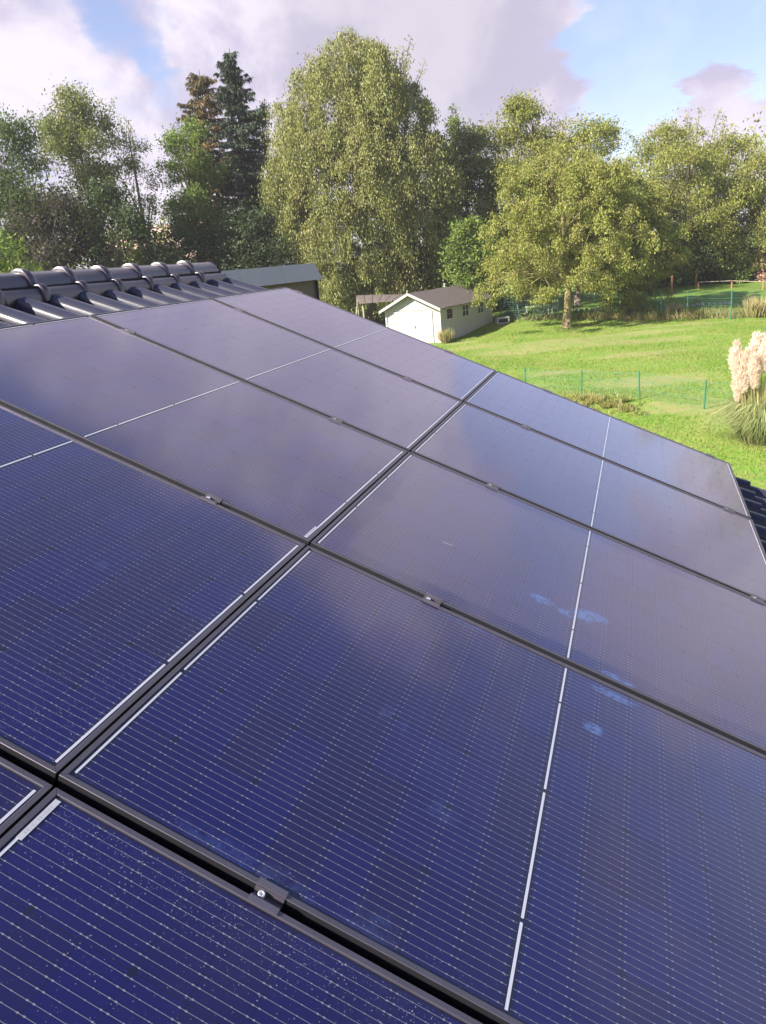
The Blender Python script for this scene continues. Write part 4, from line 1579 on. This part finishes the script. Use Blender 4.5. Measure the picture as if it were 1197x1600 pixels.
# ================================================================== FENCES
def wire_fence(name, label, posts, height, wires, mat, wmat, rad, group=None, wr_=0.004, lean=0.03, mesh=0.0):
    base = gg(*posts[0])
    root = empty(name, base)
    tag(root, label, 'fence', group)
    off = -Vector(base)
    tops = []
    for (r0, d0) in posts:
        b0 = gg(r0, d0, -.1)
        e = b0 + np.array([rng.normal(0, lean), rng.normal(0, lean), height + .1])
        mb_ = MB()
        mb_.tube([b0, e], rad, 8)
        mb_.build('fence_post', mat, root, off)
        tops.append((b0 + np.array([0, 0, .1]), e))
    for w in wires:
        pts_ = []
        for i, (b0, e) in enumerate(tops):
            pts_.append(b0 + (e - b0) * w)
            if i < len(tops) - 1:
                n0, n1 = tops[i + 1]
                pts_.append((b0 + (e - b0) * w + n0 + (n1 - n0) * w) / 2 - np.array([0, 0, .03]))
        mb_ = MB()
        mb_.tube(pts_, wr_, 4)
        mb_.build('wire', wmat, root, off)
    if mesh:
        Qm = []
        for i in range(len(tops) - 1):
            (b0, e0), (b1, e1) = tops[i], tops[i + 1]
            ln = np.linalg.norm(b1 - b0)
            nw = int(ln / mesh)
            al = (b1 - b0) / ln
            for j in range(1, nw):
                f = j / nw
                lo_, hi_ = b0 + (b1 - b0) * f, e0 + (e1 - e0) * f
                lo_ = lo_ + (hi_ - lo_) * 0.03
                hi_ = lo_ + (hi_ - lo_) * 0.96
                a_ = al * 0.0022
                Qm.append([lo_ - a_, lo_ + a_, hi_ + a_, hi_ - a_])
            for w in np.arange(0.06, 0.98, 0.085):
                p0, p1 = b0 + (e0 - b0) * w, b1 + (e1 - b1) * w
                z_ = np.array([0, 0, .0022])
                Qm.append([p0 - z_, p1 - z_, p1 + z_, p0 + z_])
        link_mesh('wire_mesh', quads_mesh('wire_mesh', np.array(Qm)), wmat, root, off, kind='stuff')
    return root


wire_fence('wire_fence', 'low green post and wire fence across the lawn near the roof edge', [(5.4, 26.4), (6.93, 24.75), (8.4, 23.4), (9.72, 21.75), (11.1, 20.2)], 0.86,
           (0.35, 0.65, 0.95), MAT['greenpost'], MAT['wirefence'], 0.024, mesh=0.15)
wire_fence('boundary_fence', 'taller green mesh fence behind the lawn in front of the chair and table',
           [(8.75, 49.6), (10.6, 48.2), (13.05, 48.2), (15.2, 46.2), (17.3, 45.0), (18.75, 44.7), (19.9, 41.7), (22.0, 41.2)], 1.5,
           (0.25, 0.5, 0.75, 0.97), MAT['greenpost'], MAT['wirefence'], 0.030, wr_=0.005, mesh=0.10)
wire_fence('paddock_fence', 'orange-brown timber post fence at the far lawn edge on the right', [(20.2, 54.6), (22.31, 56.0), (25.1, 58.5), (27.93, 61.0), (30.3, 60.2)], 1.25,
           (0.55, 0.95), MAT['wood'], MAT['wirefence'], 0.075, wr_=0.006)
rf = empty('rail_fence', gg(25.6, 55.5))
tag(rf, 'pale single rail fence on short posts at the right picture edge', 'fence')
off = -Vector(rf.location)
pr = [(24.4, 56.4), (26.0, 54.6), (27.1, 52.4), (28.4, 50.6)]
for (r0, d0) in pr:
    b0 = gg(r0, d0, -.1)
    mb = MB()
    mb.tube([b0, b0 + np.array([0, 0, .62])], 0.055, 7)
    mb.build('fence_post', MAT['wood'], rf, off)
mb = MB()
mb.tube([gg(r0, d0, .50) for r0, d0 in pr], 0.020, 6)
mb.build('rail', MAT['greywood'], rf, off)

# stone edging of the raised bed
se = empty('stone_edging', gg(17.9, 47.6))
tag(se, 'low row of grey stones edging the raised ground behind the mesh fence', 'edging')
off = -Vector(se.location)
stm = []
for i in range(3):
    mb = MB()
    bm = bmesh.new()
    bmesh.ops.create_icosphere(bm, subdivisions=1, radius=0.5)
    for v in bm.verts:
        v.co *= 1 + rng.normal(0, .12)
        v.co.z *= 0.55
    q = bpy.data.meshes.new('stone')
    bm.to_mesh(q)
    bm.free()
    q.materials.append(MAT['stone'])
    stm.append(q)
for (ra, da, rb, db, n_) in ((17.2, 47.8, 22.8, 47.7, 17), (13.2, 50.2, 15.2, 49.8, 6), (9.4, 52.2, 11.6, 51.8, 7)):
    for i in range(n_):
        s = (i + 0.5) / n_
        P_ = gg(ra + (rb - ra) * s, da + (db - da) * s + rng.normal(0, .05), 0.08)
        o_ = link_mesh('stone', stm[i % 3], None, se, Vector(P_) + off, (0, 0, rng.random() * 6))
        sc_ = abs(rb - ra) / n_ * 1.0
        o_.scale = (sc_, sc_ * .8, 0.42)

# ================================================================== GARDEN FURNITURE
tb = empty('garden_table', gg(10.95, 48.9), (0, 0, ang - 0.2))
tag(tb, 'pale green garden table behind the mesh fence', 'table')
mb = MB()
mb.box((0, 0, 0.74), (1.55, 0.85, 0.05))
mb.build('tabletop', MAT['plastic'], tb)
for x_ in (-.65, .65):
    for y_ in (-.33, .33):
        mb = MB()
        mb.tube([(x_ * 1.05, y_ * 1.05, 0), (x_, y_, .715)], [.03, .04], 6)
        mb.build('leg', MAT['plastic'], tb)


def chair(label, r, d, rz, s, mat):
    c_ = empty('garden_chair', gg(r, d), (0, 0, rz))
    tag(c_, label, 'chair', 'plastic chairs at the garden table')
    c_.scale = (s, s, s)
    mb_ = MB()
    mb_.box((0, 0, 0.43), (0.46, 0.44, 0.035))
    mb_.build('seat', mat, c_)
    for x_ in (-.21, .21):
        for y_ in (-.19, .2):
            mb_ = MB()
            mb_.tube([(x_ * 1.12, y_ * 1.1, 0), (x_, y_, .42)], .024, 6)
            mb_.build('leg', mat, c_)
    mb_ = MB()                              # rounded back hoop
    pts_ = []
    for i in range(13):
        a = math.pi * i / 12
        pts_.append((-0.26 * math.cos(a), 0.23 + 0.10 * math.sin(a), 0.52 + 0.48 * math.sin(a)))
    mb_.tube([(-.22, .2, .43)] + pts_ + [(.22, .2, .43)], .030, 6)
    mb_.build('back_hoop', mat, c_)
    for k_ in range(5):
        x_ = -0.16 + 0.08 * k_
        zt_ = 0.52 + 0.48 * math.sqrt(max(0, 1 - (x_ / .26) ** 2))
        mb_ = MB()
        mb_.box((x_, 0.27, (0.44 + zt_) / 2), (0.045, 0.02, zt_ - 0.44))
        mb_.build('back_slat', mat, c_)
    for x_ in (-.26, .26):
        mb_ = MB()
        mb_.tube([(x_, .22, .66), (x_, -.16, .64), (x_ * .92, -.2, .42)], .022, 6)
        mb_.build('armrest', mat, c_)


chair('pale round-backed garden chair at the right end of the table', 11.85, 48.75, ang - 1.1, 1.12, MAT['plastic'])
chair('dark green garden chair pushed against the left end of the table', 9.95, 48.6, ang + 1.3, 1.0, MAT['plasticdark'])
chair('dark green garden chair in front of the table, beside the pale chair', 11.1, 48.2, ang + 3.1, 0.95, MAT['plasticdark'])

# ================================================================== GRASSES
def tuft(name, label, r, d, rad, h, n_, mat, cat='grass tuft', group=None, wid=0.012, spread=0.5):
    base = gg(r, d, -.03)
    a = rng.random(n_) * 6.28
    rr = np.sqrt(rng.random(n_)) * rad
    C = np.stack([np.cos(a) * rr, np.sin(a) * rr, np.zeros(n_)], 1)
    D = np.stack([np.cos(a) * spread * rng.random(n_), np.sin(a) * spread * rng.random(n_), np.ones(n_)], 1) + rng.normal(0, .15, (n_, 3))
    D = unit(D)
    l_ = h * (0.45 + 0.6 * rng.random(n_))
    o_ = link_mesh(name, quads_mesh(name, leaves(C, D, l_, wid, 0.02)), mat, None, base)
    tag(o_, label, cat, group)
    return o_


tuft('dry_tuft', 'dry straw-coloured grass tuft at the front corner of the shed', 4.45, 43.15, 0.26, 0.95, 420, MAT['dry'], wid=0.03)


def scatter_blades(name, label, fn, n_, h, wid, mat, hvar=0.6):
    rr, dd_ = fn(n_)
    C = np.stack([CAM[0] + rr * RGT[0] + dd_ * FWD[0], CAM[1] + rr * RGT[1] + dd_ * FWD[1], CAM[2] + ground_z(rr, dd_) - 0.01], 1)
    D = unit(rng.normal(0, .42, (len(rr), 3)) + np.array([0, 0, 1]))
    l_ = h * (1 - hvar + 2 * hvar * rng.random(len(rr)))
    o_ = link_mesh(name, quads_mesh(name, leaves(C, D, l_, wid, 0.1)), mat, kind='stuff')
    o_['label'] = label
    return o_


MAT['turf'] = leaf_mat('turf_blade', (0.130, 0.230, 0.024), (0.230, 0.300, 0.048), (0.320, 0.290, 0.105), 0.25, 0.6, 0.55)


def lawn_fn(n_):
    d0 = 15 + 34 * rng.random(n_ * 2) ** 0.8
    r0 = rng.uniform(-0.5, 1, n_ * 2) * (2 + d0 * 0.56)
    keep = np.ones(len(d0), bool)
    for (a, b_, ra, rb) in WORN:
        q = ((r0 - a) / ra) ** 2 + ((d0 - b_) / rb) ** 2
        keep &= (q > 0.9) | (rng.random(len(d0)) < 0.22)
    patch = np.sin(r0 * 1.1 + 1.3 * np.sin(d0 * .6)) + np.sin(d0 * 1.7 + r0 * .4)
    keep &= (patch > -0.6) | (rng.random(len(d0)) < 0.45)
    return r0[keep][:n_], d0[keep][:n_]


scatter_blades('grass', 'short tufted lawn grass', lawn_fn, 150000, 0.065, 0.020, MAT['turf'])


def bank_fn(n_):
    s = rng.random(n_)
    s = s * 0.7
    r0 = 6.5 + 2.0 * s + rng.normal(0, .15, n_)
    d0 = 24.2 - 1.75 * s + rng.normal(-0.25, .42, n_)
    k_ = np.sin(r0 * 7.0 + d0 * 3) + np.sin(d0 * 9.0 - r0 * 4) + np.sin(r0 * 17) * .6 > 0.1
    return r0[k_], d0[k_]


scatter_blades('bank_grass', 'dry tangled grass on the small bank below the near fence', bank_fn, 5000, 0.15, 0.020, MAT['dry'])
scatter_blades('bank_weeds', 'green weeds among the dry grass on the bank', bank_fn, 5500, 0.15, 0.030, MAT['weed'])


def fence_fn(n_):
    s = rng.random(n_)
    r0 = np.interp(s, [0, .15, .35, .6, .85, 1], [9.2, 12.5, 15.2, 18.2, 20.5, 24]) + rng.normal(0, .2, n_)
    d0 = np.interp(s, [0, .15, .35, .6, .85, 1], [48.6, 47.9, 46.0, 44.6, 42.2, 41.0]) + rng.normal(0.1, .4, n_)
    cl = np.sin(r0 * 5.1) + np.sin(r0 * 2.3 + 1) > -0.5
    k_ = (rng.random(n_) < np.interp(r0, [9, 13.5, 15.5, 24], [.12, .2, 1, 1])) & (cl | (rng.random(n_) < .4))
    return r0[k_], d0[k_]


scatter_blades('fence_grass', 'tall dry grass along the foot of the mesh fence', fence_fn, 9000, 0.40, 0.022, MAT['dry'])
scatter_blades('fence_weeds', 'green weeds along the foot of the mesh fence', fence_fn, 2600, 0.50, 0.05, MAT['weed'])
for (r0, d0, h, rad, lab) in ((21.3, 41.6, 1.25, 0.55, 'tall dry weed clump right of the rightmost green fence post'), (18.4, 45.6, 0.95, 0.35, 'dry weed clump between the two rightmost green fence posts'),
                              (17.2, 46.1, 1.2, 0.3, 'leafy yellow weed clump in front of the stone edging')):
    tuft('weed_clump', lab, r0, d0, rad, h, 420, MAT['dry'] if 'dry' in lab else MAT['weed'], 'weeds', 'weed clumps at the mesh fence', 0.045, 0.35)

# pampas grass
pb = gg(9.45, 17.9, -.05)
pg = empty('pampas_grass', pb)
tag(pg, 'pampas grass clump with fluffy pink plumes at the right picture edge', 'pampas grass')
n_ = 5200
a = rng.random(n_) * 6.28
rr = np.sqrt(rng.random(n_)) * 0.42
C = np.stack([np.cos(a) * rr, np.sin(a) * rr, np.zeros(n_)], 1)
out_ = np.stack([np.cos(a), np.sin(a), np.zeros(n_)], 1)
spd = 0.05 + 0.80 * rng.random(n_) ** 1.4
hh = 0.75 + 0.75 * rng.random(n_)
out_ = unit(out_ + rng.normal(0, .35, (n_, 3)) * np.array([1, 1, 0]))
P1 = C + out_ * (spd * 0.62)[:, None] + np.array([0, 0, 1]) * (hh * 0.75)[:, None]
P2 = C + out_ * (spd * 1.45)[:, None] + np.array([0, 0, 1]) * (hh * (0.95 - 0.55 * spd))[:, None]
tw_ = a + rng.normal(0, .5, n_)
side = np.stack([-np.sin(tw_), np.cos(tw_), np.zeros(n_)], 1) * 0.006
Q = np.concatenate([np.stack([C - side, C + side, P1 + side, P1 - side], 1), np.stack([P1 - side, P1 + side, P2 + side * .2, P2 - side * .2], 1)])
link_mesh('foliage', quads_mesh('foliage', Q), MAT['blade'], pg)


def plume_mesh(L_, W_, n_):
    s = rng.random(n_)
    prof_ = np.sin(np.pi * np.clip(s * 0.93 + 0.05, 0, 1)) ** 0.75 * W_
    a_ = rng.random(n_) * 6.28
    q_ = np.sqrt(rng.random(n_)) * prof_ * 0.75
    C_ = np.stack([np.cos(a_) * q_, np.sin(a_) * q_, s * L_], 1)
    D_ = unit(np.stack([np.cos(a_) * .42, np.sin(a_) * .42, np.ones(n_) * 1.0], 1) + rng.normal(0, .25, (n_, 3)))
    me_ = quads_mesh('plume', leaves(C_, D_, 0.09 + 0.08 * rng.random(n_), 0.014, 0.05))
    me_.materials.append(MAT['plume'])
    return me_


pm = [plume_mesh(0.70, 0.12, 620), plume_mesh(0.82, 0.13, 760), plume_mesh(0.58, 0.105, 520)]
for i in range(38):
    a = rng.random() * 6.28
    k_ = math.sqrt(rng.random())
    if i == 0:
        x_, y_ = (-0.62 * RGT).tolist()
        h = 1.18
    else:
        x_, y_ = math.cos(a) * k_ * 0.72, math.sin(a) * k_ * 0.72
        h = 1.70 + 0.42 * rng.random() - 0.32 * k_
    top = np.array([x_, y_, h])
    mb = MB()
    mb.tube([(x_ * .3, y_ * .3, 0.05), (x_ * .8, y_ * .8, h * .6), tuple(top), tuple(top + np.array([x_ * .15, y_ * .15, .35]))], [.008, .007, .006, .003], 4)
    mb.build('stalk', MAT['stalk'], pg)
    o_ = link_mesh('plume', pm[i % 3], None, pg, top - np.array([0, 0, .12]), (-y_ * .30 + rng.normal(0, .06), x_ * .30 + rng.normal(0, .06), 0))
# pale stems in the middle of the clump
n_ = 900
a = rng.random(n_) * 6.28
rr = np.sqrt(rng.random(n_)) * 0.38
C = np.stack([np.cos(a) * rr, np.sin(a) * rr, np.zeros(n_)], 1)
D = unit(np.stack([np.cos(a) * rr * .35, np.sin(a) * rr * .35, np.ones(n_)], 1) + rng.normal(0, .04, (n_, 3)))
link_mesh('stems', quads_mesh('stems', leaves(C, D, 1.3 + .5 * rng.random(n_), 0.016, 0.01)), MAT['stalk'], pg)

# stakes standing in the sunlit shrub
for (r0, d0, h, lab) in ((6.9, 48.9, 1.15, 'thin pale stake in the sunlit shrub beside the shed roof'), (8.1, 49.6, 1.3, 'slanting pale stake between the shed and the lawn tree')):
    b0 = gg(r0, d0, -.05)
    mb = MB()
    mb.tube([(0, 0, 0), (0.1 if 'slant' not in lab else -0.35, 0.05, h)], 0.03, 6)
    o_ = mb.build('stake', MAT['greywood'], None, b0)
    tag(o_, lab, 'stake', 'stakes beside the shed')

# ================================================================== HAZE
mb = MB()
mb.box((0, 0, 0), (2, 2, 2))
hz = mb.build('haze', None)  # thin haze box added to stand in for the lens flare veil
hz.location = (0.0, 0.0, 9.0)
hz.scale = (1100, 1100, 17.0)
m, t, o = new_mat('flare_veil_haze')
vol = t.node('ShaderNodeVolumePrincipled')
vol.inputs['Color'].default_value = (0.93, 0.92, 1.0, 1)
vol.inputs['Density'].default_value = 0.0006
vol.inputs['Anisotropy'].default_value = 0.2
t.l.new(vol.outputs[0], o.inputs['Volume'])
hz.data.materials.append(m)
hz['kind'] = 'stuff'
